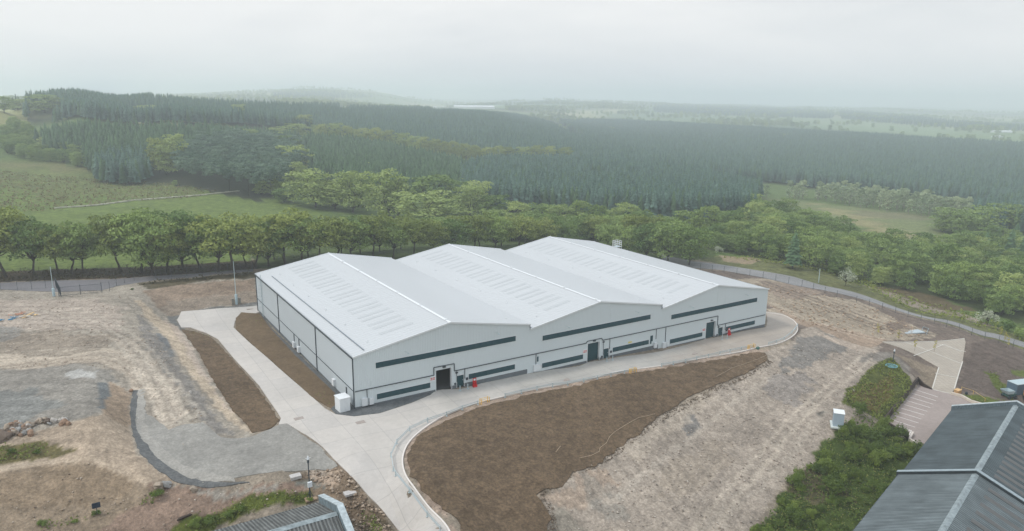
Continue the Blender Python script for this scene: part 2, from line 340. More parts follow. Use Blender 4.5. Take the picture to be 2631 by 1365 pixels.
# verge and scrub behind the right fence
P_([(1850,655),(2000,672),(2150,705),(2300,770),(2450,812),(2631,868),(2720,890),(2720,925),(2530,868),(2400,824),(2110,738),(1950,700),(1800,670)], (110,112,76), w=2.5, g=.9)
P_([(2230,735),(2330,735),(2450,780),(2520,800),(2440,800),(2330,765)], (104,92,70), w=3, g=.6)
P_([(1850,655),(1960,665),(1930,680),(1860,672)], (150,134,112), w=2, g=.4)
# worked soil east of the warehouse
SITE_E = [(1700,690),(1900,700),(1990,706),(2110,742),(2250,782),(2400,826),(2530,868),(2631,897),(2720,925),(2720,1100),(2500,1100),(2440,1012),(2400,990),(2300,990),(2050,900),(1975,800),(1800,740)]
P_(SITE_E, (120,107,96), w=1.5)
P_([(1880,720),(2000,718),(2060,760),(2130,765),(2230,780),(2330,830),(2420,862),(2400,874),(2270,875),(2180,850),(2080,835),(1985,800),(1975,745)], (163,149,129), w=4, wf=6)
P_([(1950,722),(2060,730),(2110,752),(2060,768),(1990,765)], (146,130,114), w=3)
P_([(2270,835),(2330,820),(2340,845),(2290,852)], (128,112,97), w=3)
P_([(1960,775),(2060,820),(2280,872),(2230,905),(2120,865),(2050,832)], (158,138,118), w=1.5)
P_([(2500,880),(2560,872),(2631,905),(2720,960),(2720,1060),(2560,1020),(2460,1005),(2480,930)], (104,92,83), w=2.5)
P_([(2530,955),(2560,960),(2590,1000),(2600,1030),(2570,1010)], (94,104,52), w=2, g=.9)
P_([(2600,950),(2680,955),(2680,975),(2610,965)], (98,108,56), w=2, g=.9)
P_([(2470,1012),(2540,1022),(2600,1040),(2520,1040)], (96,106,52), w=1.5, g=.9)
# the grey slope
P_([(2045,870),(2060,845),(2090,840),(2250,905),(2340,960),(2370,985),(2300,1010),(2200,1060),(2160,1110),(2080,1200),(2000,1260),(1900,1400),(1340,1420),(1395,1275),(1480,1215),(1590,1150),(1700,1070),(1880,975),(1975,925),(1965,905),(2040,878)], (164,151,136), w=1.5)
P_([(2040,900),(2060,870),(2140,860),(2200,890),(2120,930),(2000,960)], (128,124,118), w=4, wf=4, mixn=.85)
P_([(2090,850),(2270,905),(2240,915),(2120,870)], (176,160,143), w=1)
P_([(1990,960),(2060,950),(2090,1000),(2040,1050),(1960,1000)], (142,134,126), w=5, mixn=.8)
P_([(1740,1075),(1790,1068),(1800,1100),(1760,1112)], (118,116,112), w=4, mixn=.8)
P_([(1390,1270),(1540,1195),(1600,1240),(1500,1300),(1430,1300)], (172,152,132), w=4, mixn=.8)
P_([(1590,1155),(1720,1060),(1790,1020),(1850,1010),(1700,1130),(1640,1190)], (180,166,148), w=3, mixn=.6)
P_([(1410,1300),(1440,1300),(1520,1380),(1500,1420),(1410,1420)], (140,132,118), w=3, mixn=.8)
P_([(1480,1180),(1560,1260),(1620,1330),(1560,1340),(1500,1290)], (140,136,126), w=6, mixn=.5)
P_([(1700,1200),(1880,1120),(1900,1180),(1720,1290)], (158,144,126), w=6, mixn=.5)
P_([(2090,1060),(2110,1050),(2130,1055),(2105,1075)], (112,108,98), w=1.5)
P_([(2230,905),(2290,905),(2340,945),(2320,985),(2290,960),(2270,930),(2200,930)], (138,130,120), w=2)
for a_, b_ in (((1770,1400),(1960,1200)), ((1960,1200),(2110,1010)), ((1815,1400),(2000,1195)), ((2000,1195),(2130,1040)), ((2200,905),(2270,890)), ((2180,930),(2260,895))):
    A_ = np.array(wp([a_])[0]); B_ = np.array(wp([b_])[0]); d_ = (B_-A_)/np.hypot(*(B_-A_)); n_ = np.array([-d_[1], d_[0]])*.45
    paint([tuple(A_+n_), tuple(B_+n_), tuple(B_-n_), tuple(A_-n_)], (176,164,148), w=2.2, mixn=.55)
P_([(2290,905),(2412,945),(2395,1001),(2350,985),(2365,960)], (138,124,106), w=1)
# bank of grass and bushes
P_([(2290,918),(2345,985),(2300,1080),(2262,1090),(2210,1050),(2168,1040),(2172,1010),(2230,950)], (88,94,50), w=2, g=1)
P_([(2210,1000),(2290,960),(2300,1000),(2240,1060),(2190,1030)], (112,92,66), w=4, g=1, mixn=.6)
P_([(2180,1100),(2262,1090),(2330,1130),(2400,1180),(2320,1240),(2290,1290),(2200,1420),(1890,1420),(1960,1340),(2040,1240),(2100,1160),(2150,1110)], (74,88,42), w=3, g=1)
P_([(2040,1200),(2090,1180),(2150,1220),(2200,1290),(2120,1300),(2020,1270)], (92,84,66), w=4, g=.5, mixn=.9)
# west side: plateau, tips and banks
SITE_W = [(-300,740),(0,744),(150,750),(262,746),(310,730),(400,722),(650,702),(668,800),(600,793),(466,803),(455,830),(480,862),(520,930),(600,1060),(650,1115),(520,1250),(400,1420),(-300,1420)]
P_(SITE_W, (162,152,137), w=1.2)
P_([(370,745),(450,732),(650,716),(660,772),(600,778),(520,788),(430,798),(400,790)], (146,128,110), w=1.5)
P_([(350,728),(660,700),(660,714),(520,722),(380,742)], (100,92,74), w=1.2, g=.4)
P_([(400,790),(430,772),(520,762),(650,748),(660,775),(520,792),(430,812)], (146,132,116), w=2)
P_([(430,812),(520,794),(662,776),(668,800),(600,791),(466,802),(455,822),(480,850),(466,850),(440,830)], (118,117,113), w=.5)
P_([(345,772),(362,772),(440,835),(500,925),(540,990),(600,1060),(652,1118),(600,1090),(520,1000),(460,920),(400,840)], (192,174,150), w=1.4)
P_([(420,820),(455,840),(500,905),(560,1010),(620,1080),(580,1045),(500,940)], (190,172,155), w=1.0, mixn=.8)
P_([(350,800),(385,840),(450,930),(520,1020),(560,1080),(600,1115),(545,1110),(480,1030),(420,950),(370,870)], (140,134,126), w=2.5)
P_([(410,850),(430,880),(455,920),(440,915),(405,870)], (112,116,118), w=1.5, mixn=.8)
P_([(-60,955),(150,940),(290,950),(284,985),(270,1060),(200,1075),(60,1098),(-60,1100)], (146,140,130), w=3)
P_([(-60,1010),(60,1000),(160,1040),(60,1085),(-60,1090)], (128,130,126), w=4, mixn=.7)
P_([(250,985),(285,980),(278,1060),(262,1062)], (112,116,116), w=1, mixn=.9)
P_([(175,955),(245,950),(240,968),(180,972)], (190,188,182), w=3, mixn=.7)
P_([(282,980),(340,1010),(335,1070),(340,1100),(300,1090),(268,1066)], (160,140,118), w=1)
P_([(-60,860),(120,850),(290,870),(260,915),(120,920),(-60,940)], (150,137,121), w=6, wf=5, mixn=.85)
P_([(-60,905),(150,915),(290,895),(380,940),(400,1000),(350,1000),(300,940),(100,945),(-60,950)], (184,169,150), w=4, mixn=.9)
P_([(290,870),(350,870),(430,960),(480,1060),(430,1110),(400,1060),(370,980)], (192,178,160), w=3, mixn=.9)
P_([(-60,770),(250,765),(320,800),(300,850),(60,850),(-60,830)], (180,165,150), w=5, mixn=.8)
P_([(-60,835),(60,840),(40,870),(-60,890)], (140,138,132), w=4, mixn=.7)
P_([(-60,1110),(60,1112),(200,1080),(270,1068),(335,1100),(345,1160),(410,1215),(500,1245),(380,1245),(240,1178),(60,1190),(-60,1220)], (168,150,129), w=1.2)
P_([(-60,1150),(60,1140),(150,1138),(200,1160),(120,1180),(0,1195),(-60,1200)], (112,104,72), w=2, g=.7)
P_([(-60,1225),(100,1195),(240,1180),(380,1245),(470,1260),(400,1290),(300,1345),(100,1400),(-60,1400)], (150,132,110), w=1.5)
P_([(-60,1212),(100,1186),(238,1170),(330,1212),(400,1248),(460,1262),(380,1256),(300,1222),(236,1184),(100,1202),(-60,1232)], (192,172,148), w=1.5, mixn=.8)  # crest painted pale to bring out relief shading
P_([(-60,1240),(100,1212),(240,1195),(360,1250),(300,1290),(150,1290),(-60,1300)], (146,126,102), w=3, mixn=.6)  # slope face below the crest painted darker, as shade
P_([(380,1250),(500,1250),(640,1250),(790,1240),(800,1290),(700,1300),(560,1340),(500,1400),(100,1420),(300,1340),(400,1285)], (142,120,103), w=2)
P_([(480,1262),(560,1255),(680,1250),(730,1240),(700,1262),(560,1275)], (150,142,130), w=2)
P_([(800,1200),(872,1196),(905,1225),(990,1320),(1040,1400),(900,1400),(880,1290),(800,1270),(760,1225)], (130,112,92), w=1.2)
P_([(790,1205),(850,1205),(880,1240),(830,1250),(790,1235)], (190,168,146), w=1.5, mixn=.8)
P_([(740,1232),(800,1230),(850,1252),(800,1252)], (134,134,124), w=.7)
P_([(480,1330),(600,1290),(700,1265),(790,1262),(800,1285),(700,1300),(560,1350),(500,1390),(400,1400)], (92,100,46), w=1.2, g=1)
P_([(930,1310),(1000,1340),(1040,1420),(930,1420)], (96,84,66), w=1.5, g=.3)
P_([(1150,1310),(1040,1200),(1030,1150),(1070,1105),(1150,1060),(1300,1018),(1500,972),(1700,938),(1925,897),(1980,900),(1700,960),(1500,1000),(1350,1030),(1240,1060),(1120,1110),(1060,1170),(1070,1240),(1200,1400),(1150,1400)], (168,148,130), w=.8)
P_([(-80,695),(0,697),(150,692),(300,688),(400,684),(520,677),(660,668),(660,690),(520,701),(400,708),(290,716),(150,719),(0,725),(-80,730)], (74,62,44), w=1.2, g=.4)
P_([(350,735),(400,722),(520,712),(640,700),(640,710),(520,720),(430,726)], (78,70,50), w=1.2, g=.5)

FOREST = [([(1180,420),(1215,398),(1300,393),(1400,392),(1500,395),(1640,406),(1800,422),(1950,458),(1952,500),(1800,503),(1650,500),(1500,490),(1400,482),(1290,478),(1190,452)]),
 [(792,332),(900,340),(1000,354),(1070,370),(1190,398),(1180,452),(1150,452),(1020,440),(950,432),(860,422),(800,402)],
 [(32,244),(120,231),(400,240),(640,258),(1000,280),(1250,284),(1420,312),(1560,360),(1720,412),(1640,405),(1250,368),(1000,340),(760,298),(620,280),(430,272),(60,262)],
 [(1438,306),(1600,305),(2000,327),(2700,366),(2700,505),(2200,452),(1990,433),(1760,415),(1640,385),(1520,345)],
 [(70,326),(250,300),(560,310),(770,328),(740,345),(700,410),(740,438),(650,445),(560,428),(470,412),(390,410),(250,400),(170,350)]]
for f_ in FOREST: paint([p[:2] for p in gpx(f_, off=14.)], (44,46,36), w=3, g=.36, mixn=.92, wf=12)  # stand floors painted dark so shade gaps show between the trees
paint(wp([(1815,640),(1900,655),(2010,672),(2120,700),(2200,728),(2320,745),(2420,765),(2520,800),(2640,838),(2640,640),(2500,640),(2440,650),(2340,660),(2230,640),(2130,606),(2010,570),(1930,556),(1860,600)]), (60,66,40), w=3, g=.9, mixn=.8)
P_([(60,280),(170,278),(175,296),(60,298)], (140,142,96), w=3, g=.8)
P_([(330,300),(420,300),(620,304),(620,314),(430,312),(330,312)], (170,164,124), w=2, g=.7)
# wheel tracks and drag marks, as wide strips of differently worn ground
def track(px, c, n=2, gap=1.9, wd=.5, mixn=.4, w=.8):
    L_ = smooth(wp(px), 2, False); A_ = np.array([p[:2] for p in L_]); T_ = np.gradient(A_, axis=0); T_ /= np.hypot(T_[:, 0], T_[:, 1])[:, None]; N_ = np.stack([-T_[:, 1], T_[:, 0]], 1)
    for i in range(n):
        o_ = (i-(n-1)/2)*gap; B_ = A_+N_*o_; paint([tuple(p) for p in B_+N_*wd/2]+[tuple(p) for p in (B_-N_*wd/2)[::-1]], c, w=w, mixn=mixn)
track([(-40,925),(150,905),(300,900),(390,950),(430,1020),(480,1080)], (196,184,166), 4, 1.8, .7)
track([(-40,955),(100,935),(270,920),(350,960),(385,1040),(400,1100)], (120,110,98), 3, 2.2, .6, .35)
track([(60,800),(200,830),(330,850),(420,930),(470,1010),(540,1090)], (124,116,106), 4, 2.0, .6, .35)
track([(140,790),(260,830),(360,900),(420,990)], (198,186,168), 3, 2.4, .8, .4)
track([(-30,880),(120,850),(230,845),(290,880)], (120,108,94), 5, 1.7, .6, .35)
track([(600,1130),(680,1160),(760,1170),(850,1190)], (176,172,162), 3, 2, .8, .3)
track([(1780,1400),(1880,1270),(1980,1150),(2080,1040),(2150,985),(2230,915)], (190,176,158), 2, 2.0, .7, .75)
track([(1700,1400),(1800,1250),(1900,1120),(2000,1010)], (128,118,108), 2, 2.2, .5, .3)
track([(1560,1300),(1700,1180),(1850,1060),(1990,960)], (186,174,158), 1, 2, 1.2, .35)
track([(1990,790),(2150,850),(2300,880)], (190,172,152), 2, 2.2, .8, .5)
track([(1950,725),(2100,775),(2300,850),(2420,870)], (104,92,82), 3, 2.4, 1.0, .5)
track([(2060,760),(2200,800),(2330,850)], (104,92,80), 6, 3.1, .7, .45)
aw = np.array(wp([(1700,1060)])[0]); bw = np.array(wp([(1800,1180)])[0]); dw = (bw-aw)/np.hypot(*(bw-aw))
uu = X*dw[0]+Y*dw[1]; vv = -X*dw[1]+Y*dw[0]; st_ = (fbm(uu*.12, vv*1.3, 3)-.5)*(grassy < .35)*(dist < 330)
aw = np.array(wp([(0,900)])[0]); bw = np.array(wp([(300,890)])[0]); dw = (bw-aw)/np.hypot(*(bw-aw)); uu = X*dw[0]+Y*dw[1]; vv = -X*dw[1]+Y*dw[0]
st2 = (fbm(uu*.1, vv*1.1, 3)-.5)*(grassy < .35)*(dist < 330)
Cc = Cc*(1+np.where(X > 20, st_, st2)*.5)[..., None]
Zf = Z
idx = np.arange(NX*NY).reshape(NY, NX)
Fq = np.stack([idx[:-1,:-1], idx[:-1,1:], idx[1:,1:], idx[1:,:-1]], -1).reshape(-1, 4)
def groundmat(name, attr=True, c=(1,1,1), fine=1.0, bumpd=.12, coarse=.18, gcol=True):
    m, n, l, p = newmat(name)
    t = n.new('ShaderNodeTexCoord')
    def noise(s, d=5, r=.65):
        a = n.new('ShaderNodeTexNoise'); a.inputs['Scale'].default_value = s; a.inputs['Detail'].default_value = d; a.inputs['Roughness'].default_value = r; l.new(t.outputs['Object'], a.inputs[0]); return a
    def mr(a, lo, hi, f0=.3, f1=.7):
        r = n.new('ShaderNodeMapRange'); r.inputs[1].default_value = f0; r.inputs[2].default_value = f1; r.inputs[3].default_value = lo; r.inputs[4].default_value = hi; l.new(a, r.inputs[0]); return r.outputs[0]
    def mul(a, b):
        x = n.new('ShaderNodeMath'); x.operation = 'MULTIPLY'; l.new(a, x.inputs[0]); l.new(b, x.inputs[1]); return x.outputs[0]
    a1 = noise(.07, 6); a2 = noise(.6, 6, .7); a3 = noise(3.2, 5, .75)
    vo = n.new('ShaderNodeTexVoronoi'); vo.inputs['Scale'].default_value = 1.6; l.new(t.outputs['Object'], vo.inputs[0])
    f = mul(mul(mr(a1.outputs[0], 1-coarse, 1+coarse), mr(a2.outputs[0], 1-.28*fine, 1+.26*fine)), mul(mr(a3.outputs[0], 1-.38*fine, 1+.36*fine), mr(vo.outputs['Distance'], 1+.12*fine, 1-.16*fine, 0, .8)))
    if attr:
        ca = n.new('ShaderNodeVertexColor'); ca.layer_name = 'col'; src = ca.outputs[0]
    else:
        rgb = n.new('ShaderNodeRGB'); rgb.outputs[0].default_value = tuple(c)+(1,); src = rgb.outputs[0]
    v = n.new('ShaderNodeVectorMath'); v.operation = 'SCALE'; l.new(src, v.inputs[0]); l.new(f, v.inputs['Scale'])
    out = v.outputs[0]
    if gcol and attr:     # grass: yellow-green and dark tufts
        g = n.new('ShaderNodeAttribute'); g.attribute_name = 'grassy'
        gn = noise(.35, 7, .75); mx = n.new('ShaderNodeMix'); mx.data_type = 'RGBA'; mx.blend_type = 'MULTIPLY'
        cr = n.new('ShaderNodeValToRGB'); cr.color_ramp.elements[0].position = .32; cr.color_ramp.elements[0].color = (.5,.55,.5,1); cr.color_ramp.elements[1].position = .62; cr.color_ramp.elements[1].color = (1.12,1.1,.95,1); l.new(gn.outputs[0], cr.inputs[0])
        l.new(g.outputs['Fac'], mx.inputs[0]); l.new(out, mx.inputs[6]); l.new(cr.outputs[0], mx.inputs[7]); out = mx.outputs[2]
    l.new(out, p.inputs['Base Color']); p.inputs['Roughness'].default_value = .95
    p.inputs['Specular IOR Level'].default_value = .15
    b = n.new('ShaderNodeBump'); b.inputs['Distance'].default_value = bumpd; b.inputs['Strength'].default_value = 1; l.new(a3.outputs[0], b.inputs['Height'])
    b2 = n.new('ShaderNodeBump'); b2.inputs['Distance'].default_value = bumpd*2.5; b2.inputs['Strength'].default_value = .8; l.new(a2.outputs[0], b2.inputs['Height']); l.new(b2.outputs[0], b.inputs['Normal'])
    l.new(b.outputs[0], p.inputs['Normal'])
    return m
me = npmesh('ground', np.stack([X.ravel(), Y.ravel(), Zf.ravel()], -1), Fq, groundmat('ground'))
me.polygons.foreach_set('use_smooth', np.ones(len(me.polygons), bool))
at = me.color_attributes.new('col', 'FLOAT_COLOR', 'POINT'); at.data.foreach_set('color', np.concatenate([np.clip(Cc, 0, 1), np.ones(X.shape+(1,))], -1).astype(np.float32).ravel())
ga = me.attributes.new('grassy', 'FLOAT', 'POINT'); ga.data.foreach_set('value', grassy.astype(np.float32).ravel())
gr = bpy.data.objects.new('ground', me); col.objects.link(gr); gr['kind'] = 'structure'
gr['label'] = 'open ground of soil, gravel, grass and distant fields around the warehouse'
def GZ(x, y):   # height of the ground mesh as built
    return H1(x, y)
# ------ draped sheets ------
def drape(name, poly, m, off=.03, step=1.5, zfix=None, label=None, thick=.16, rag=0):
    poly = [tuple(p[:2]) for p in poly]; P = [Vector(q) for q in resample(poly+[poly[0]], step)[:-1]]; n0 = len(P)
    if rag: P = [Vector((q[0]+(vn(np.array([q[0]*1.3]), np.array([q[1]*1.3]))[0]-.5)*rag+random.uniform(-.12,.12)*rag, q[1]+(vn(np.array([q[0]*1.3+40]), np.array([q[1]*1.3]))[0]-.5)*rag+random.uniform(-.12,.12)*rag)) for q in P]
    poly = [tuple(q) for q in P]
    E_ = [(i, (i+1) % n0) for i in range(n0)]
    xs = [p[0] for p in P]; ys = [p[1] for p in P]
    ax = np.arange(min(xs), max(xs), step)+.037; ay = np.arange(min(ys), max(ys), step)+.041
    AX, AY = np.meshgrid(ax, ay); AX = AX+(rng.random(AX.shape)-.5)*step*.2
    M = inpoly(AX, AY, poly); P += [Vector((a, b)) for a, b in zip(AX[M], AY[M])]
    v, e, f, *_ = delaunay_2d_cdt(P, E_, [], 1, 1e-4)
    A = np.array([(q.x, q.y) for q in v]); z = (hgt(A[:, 0], A[:, 1]) if zfix is None else np.full(len(A), float(zfix)))+off
    mb = MB(); mb.v = [(a, b, c) for (a, b), c in zip(A, z)]; mb.f = [tuple(t) for t in f]
    # a kerb face down round the rim
    cnt = {}
    for t in f:
        t = list(t)
        for i in range(len(t)):
            a, b = t[i], t[(i+1) % len(t)]; kk = (min(a, b), max(a, b)); cnt[kk] = (cnt.get(kk, (0,))[0]+1, a, b)
    low = {}
    for kk, (c_, a, b) in cnt.items():
        if c_ == 1:
            for q in (a, b):
                if q not in low: low[q] = len(mb.v); x_, y_, z_ = mb.v[q]; mb.v.append((x_, y_, z_-thick))
            mb.f.append((b, a, low[a], low[b]))
    o = mb.build(name, m)
    tag(o, label, kind='structure'); return o
# ---------------- laid surfaces ----------------
def concrete(name, c, joint=5.0, ang=0., k=.77):
    m = mat(name, c, rough=.85, var=.09, scale=.12, bump=.01, bscale=3, k=k); n = m.node_tree.nodes; l = m.node_tree.links; p = n['Principled BSDF']
    src = p.inputs['Base Color'].links[0].from_socket
    t = n.new('ShaderNodeTexCoord'); mp = n.new('ShaderNodeMapping'); mp.inputs['Rotation'].default_value = (0, 0, ang); l.new(t.outputs['Object'], mp.inputs[0])
    br = n.new('ShaderNodeTexBrick'); br.offset = 0; br.inputs['Scale'].default_value = 1; br.inputs['Brick Width'].default_value = joint; br.inputs['Row Height'].default_value = joint
    br.inputs['Mortar Size'].default_value = .05; br.inputs['Mortar Smooth'].default_value = .3; br.inputs['Color1'].default_value = (.97,.97,.97,1); br.inputs['Color2'].default_value = (1.04,1.03,1.01,1); br.inputs['Mortar'].default_value = (.78,.78,.78,1)
    l.new(mp.outputs[0], br.inputs[0])
    n2 = n.new('ShaderNodeTexNoise'); n2.inputs['Scale'].default_value = 1.1; n2.inputs['Detail'].default_value = 8; n2.inputs['Roughness'].default_value = .8; l.new(t.outputs['Object'], n2.inputs[0])
    r2 = n.new('ShaderNodeMapRange'); r2.inputs[1].default_value = .3; r2.inputs[2].default_value = .7; r2.inputs[3].default_value = .90; r2.inputs[4].default_value = 1.06; l.new(n2.outputs[0], r2.inputs[0])
    a = n.new('ShaderNodeMix'); a.data_type = 'RGBA'; a.blend_type = 'MULTIPLY'; a.inputs[0].default_value = 1; l.new(src, a.inputs[6]); l.new(br.outputs[0], a.inputs[7])
    v = n.new('ShaderNodeVectorMath'); v.operation = 'SCALE'; l.new(a.outputs[2], v.inputs[0]); l.new(r2.outputs[0], v.inputs['Scale']); l.new(v.outputs[0], p.inputs['Base Color'])
    return m
MC = concrete('concrete', (203,197,190))
def dust(m, c, x0, x1):
    n = m.node_tree.nodes; l = m.node_tree.links; p = n['Principled BSDF']; src = p.inputs['Base Color'].links[0].from_socket
    t = n.new('ShaderNodeTexCoord'); no_ = n.new('ShaderNodeTexNoise'); no_.inputs['Scale'].default_value = .09; no_.inputs['Detail'].default_value = 6; l.new(t.outputs['Object'], no_.inputs[0])
    sp = n.new('ShaderNodeSeparateXYZ'); l.new(t.outputs['Object'], sp.inputs[0]); ma = n.new('ShaderNodeMath'); ma.operation = 'MULTIPLY_ADD'; ma.inputs[1].default_value = 60; l.new(no_.outputs[0], ma.inputs[0]); l.new(sp.outputs[0], ma.inputs[2])
    r = n.new('ShaderNodeMapRange'); r.inputs[1].default_value = x0+30; r.inputs[2].default_value = x1+30; r.inputs[3].default_value = 0; r.inputs[4].default_value = 1; l.new(ma.outputs[0], r.inputs[0])
    x = n.new('ShaderNodeMix'); x.data_type = 'RGBA'; x.blend_type = 'MULTIPLY'; x.inputs[7].default_value = tuple(c)+(1,); l.new(r.outputs[0], x.inputs[0]); l.new(src, x.inputs[6]); l.new(x.outputs[2], p.inputs['Base Color'])
dust(MC, (.80,.82,.82), 6, 34); dust(MC, (.92,.84,.78), 66, 84)
Msoil = groundmat('topsoil', False, tuple(v*.84 for v in S((110,93,74))), 1.25, .14, .2)
Msoil2 = groundmat('topsoil_dry', False, tuple(v*.86 for v in S((112,95,74))), .7, .06, .22)
Mgrav = groundmat('gravel', False, tuple(v*.86 for v in S((150,147,140))), .6, .03, .2)
Mdark = groundmat('dark_gravel', False, tuple(v*.86 for v in S((104,105,104))), .9, .05, .12)
Mapron = groundmat('apron_gravel', False, tuple(v*.86 for v in S((100,103,104))), .8, .04, .12)
Mroad = groundmat('asphalt', False, tuple(v*.86 for v in S((122,120,122))), .3, .01, .12)
Mroad2 = groundmat('asphalt_pale', False, tuple(v*.86 for v in S((142,141,140))), .3, .01, .1)
Mpark = groundmat('block_paving', False, tuple(v*.86 for v in S((158,146,139))), .3, .01, .1)
drape('concrete_yard', YARD, MC, .05, 1.5, label='pale concrete yard and access road wrapping round the warehouse')
drape('gravel_track', GRAV, Mgrav, .02, 1.2, label='grey compacted gravel turning area west of the concrete road', rag=.5)
drape('gravel_drain', TRENCH, Mdark, .035, .9, label='dark stone drain curving round the gravel area', rag=.35)
drape('gravel_shoulder', wp([(372,1000),(374,1050),(374,1085),(388,1120),(424,1158),(474,1196),(534,1218),(604,1226),(604,1238),(520,1236),(480,1225),(440,1205),(400,1170),(366,1130),(352,1090),(352,1050),(356,1003)]), groundmat('pale_gravel', False, tuple(v*.86 for v in S((160,156,148))), .6, .03, .1), .045, .8, label='pale trodden gravel shoulder along the dark stone drain', rag=.5)
drape('gravel_apron', APRON, Mapron, .035, 1.0, label='dark gravel strip at the foot of the warehouse walls', rag=.15)
drape('soil_bed', SOIL, Msoil, .12, 1.0, thick=.08, label='large brown topsoil bed sloping away below the crash barrier', rag=.9)
drape('soil_bed', wp([(1195,1400),(1240,1350),(1290,1312),(1372,1278),(1390,1292),(1404,1315),(1407,1350),(1424,1400)]), groundmat('damp_soil', False, tuple(v*.84 for v in S((88,74,62))), 1.2, .12, .2), .085, .7, label='darker damp topsoil at the bottom tip of the large soil bed', rag=1.6)
drape('soil_bed', SOILA, Msoil2, .06, 1.0, label='narrow soil bed between the warehouse side wall and the concrete drive', rag=.1)
drape('soil_bed', SOILB, Msoil, .06, 1.0, label='brown soil bed between the concrete drive and the tan bank', rag=.5)
drape('road', ROADL, Mroad, .03, 2., label='asphalt lane behind the site gate and under the tree row', rag=.2)
drape('road', ROADR, Mroad2, .06, 2., label='pale lane curving behind the right hand site fence', rag=.1)
drape('car_park', PARK, Mpark, 0, 3, zfix=-9.0, label='block paved car park beside the dark roofed building')
# kerb along the outer edge of the yard
mb = MB(); KL = smooth(wp([(1968,805),(2010,809),(2040,824),(2051,841),(2046,858),(2022,875),(1985,888),(1930,899),(1850,912),(1700,941),(1500,979),(1350,1006),(1240,1032),(1165,1057),(1100,1093),(1055,1129),(1034,1166),(1034,1206),(1052,1246),(1110,1310),(1150,1355),(1165,1395)]), 2, False)
kp = [(q[0], q[1], H1(q[0], q[1])+.07) for q in resample(KL, 1.2)]
for a, b in zip(kp[:-1], kp[1:]): mb.beam(a, b, .22, .2)
o = mb.build('kerb', mat('kerb', (222,214,206), k=.86, var=.06)); tag(o, 'pale kerb edging the concrete yard beside the crash barrier', kind='structure')
# pale paving with edging strips
MP = concrete('pavers', (182,172,158), joint=.9, ang=.5)
drape('paved_path', PAVE, MP, .06, 1.0, label='pale triangular block paving running down to the car park')
mb = MB()
for a, b in (((2268,880),(2478,871)),((2325,880),(2470,935)),((2424,886),(2348,915)),((2385,878),(2481,905)),((2425,886),(2470,905)),((2402,960),(2462,972)),((2395,1001),(2444,1013)),((2412,945),(2395,1001)),((2473,930),(2452,1000))):
    q = [(p[0], p[1], H1(p[0], p[1])+.10) for p in resample([wp([a])[0], wp([b])[0]], 1.5)]
    for s, t in zip(q[:-1], q[1:]): mb.beam(s, t, .22, .05)
tag(mb.build('paving_edging', mat('edging', (205,200,190), k=.86)), 'thin pale edging strips dividing the block paving', kind='structure')
# bay lines in the car park
mb = MB(); z7 = lambda x, y: atz(1931+x/3.68, 850+y/3.68, -9.)
for (a, b) in (((1540,555),(1765,628)),((1520,592),(1742,662)),((1495,627),(1718,695)),((1470,662),(1690,728)),((1440,697),(1660,762)),((1415,733),(1635,797)),((1375,765),(1605,835)),((1345,800),(1578,872)),((1315,838),(1545,912)),((1400,905),(1512,945)),((1512,945),(1490,985)),((1400,905),(1490,985)),((1400,935),(1512,945))):
    p, q = z7(*a), z7(*b); p[2] = q[2] = -8.99; mb.beam(p, q, .11, .012)
tag(mb.build('parking_markings', mat('line_paint', (225,220,214), k=.9, var=.15)), 'white bay lines painted on the car park', kind='structure')
# ---------------- warehouse ----------------
B, D, XL, XR = 34.259, 66.59, -.96, .56
SK = [0, 1.065, 2.118]; RISE, RISE2, EV = 2.99, -.134, 9.4
X0, X1 = XL, 3*B+XR
def roofz(k, x):
    u = x-B*k; z0 = EV-SK[k]
    return z0+RISE*u/(B/2) if u < B/2 else z0+RISE+(RISE2-RISE)*(u-B/2)/(B/2)
def bay(x): return min(2, max(0, int(x//B)))
MRL = [mat('rooflight_a', (215,219,220), rough=.4, var=.03, k=.6)]*3
WH = empty('warehouse', (0, 0, 0), 'long white warehouse with three shallow gabled bays and dark louvre strips', 'warehouse')
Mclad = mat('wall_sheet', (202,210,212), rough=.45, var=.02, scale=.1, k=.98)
Mside = mat('side_sheet', (200,208,212), rough=.45, var=.02, scale=.1, k=.86)  # darker copy of the front sheet, toning down sunlight on the side
Mroof = mat('roof_sheet', (220,223,224), rough=.4, var=.03, scale=.06, stretch=(1, .25, 1), k=.645)
Mtrim = mat('white_trim', (230,233,234), rough=.5, var=.02, k=.85)
Mlouv = mat('louvre_blue', (28,70,78), rough=.55, var=.1, k=.85)
Mdk = mat('dark_metal', (58,66,72), rough=.5, var=.1)
Mplin = mat('plinth', (112,118,122), rough=.9, var=.15, scale=1.2, bump=.02, k=.8)
Mgalv = mat('galvanised', (176,192,196), rough=.45, metal=.3, var=.08)
Mbox = mat('white_box', (214,218,220), rough=.5, var=.03, k=.95)
DOORS = []   # (x0,x1,ztop,zbottom)
for k in range(3):
    DOORS.append((B*k+14.2, B*k+17.3, -SK[k]+3.87, -SK[k]-.12)); DOORS.append((B*k+18.42, B*k+19.9, -SK[k]+1.98, -SK[k]-.15))
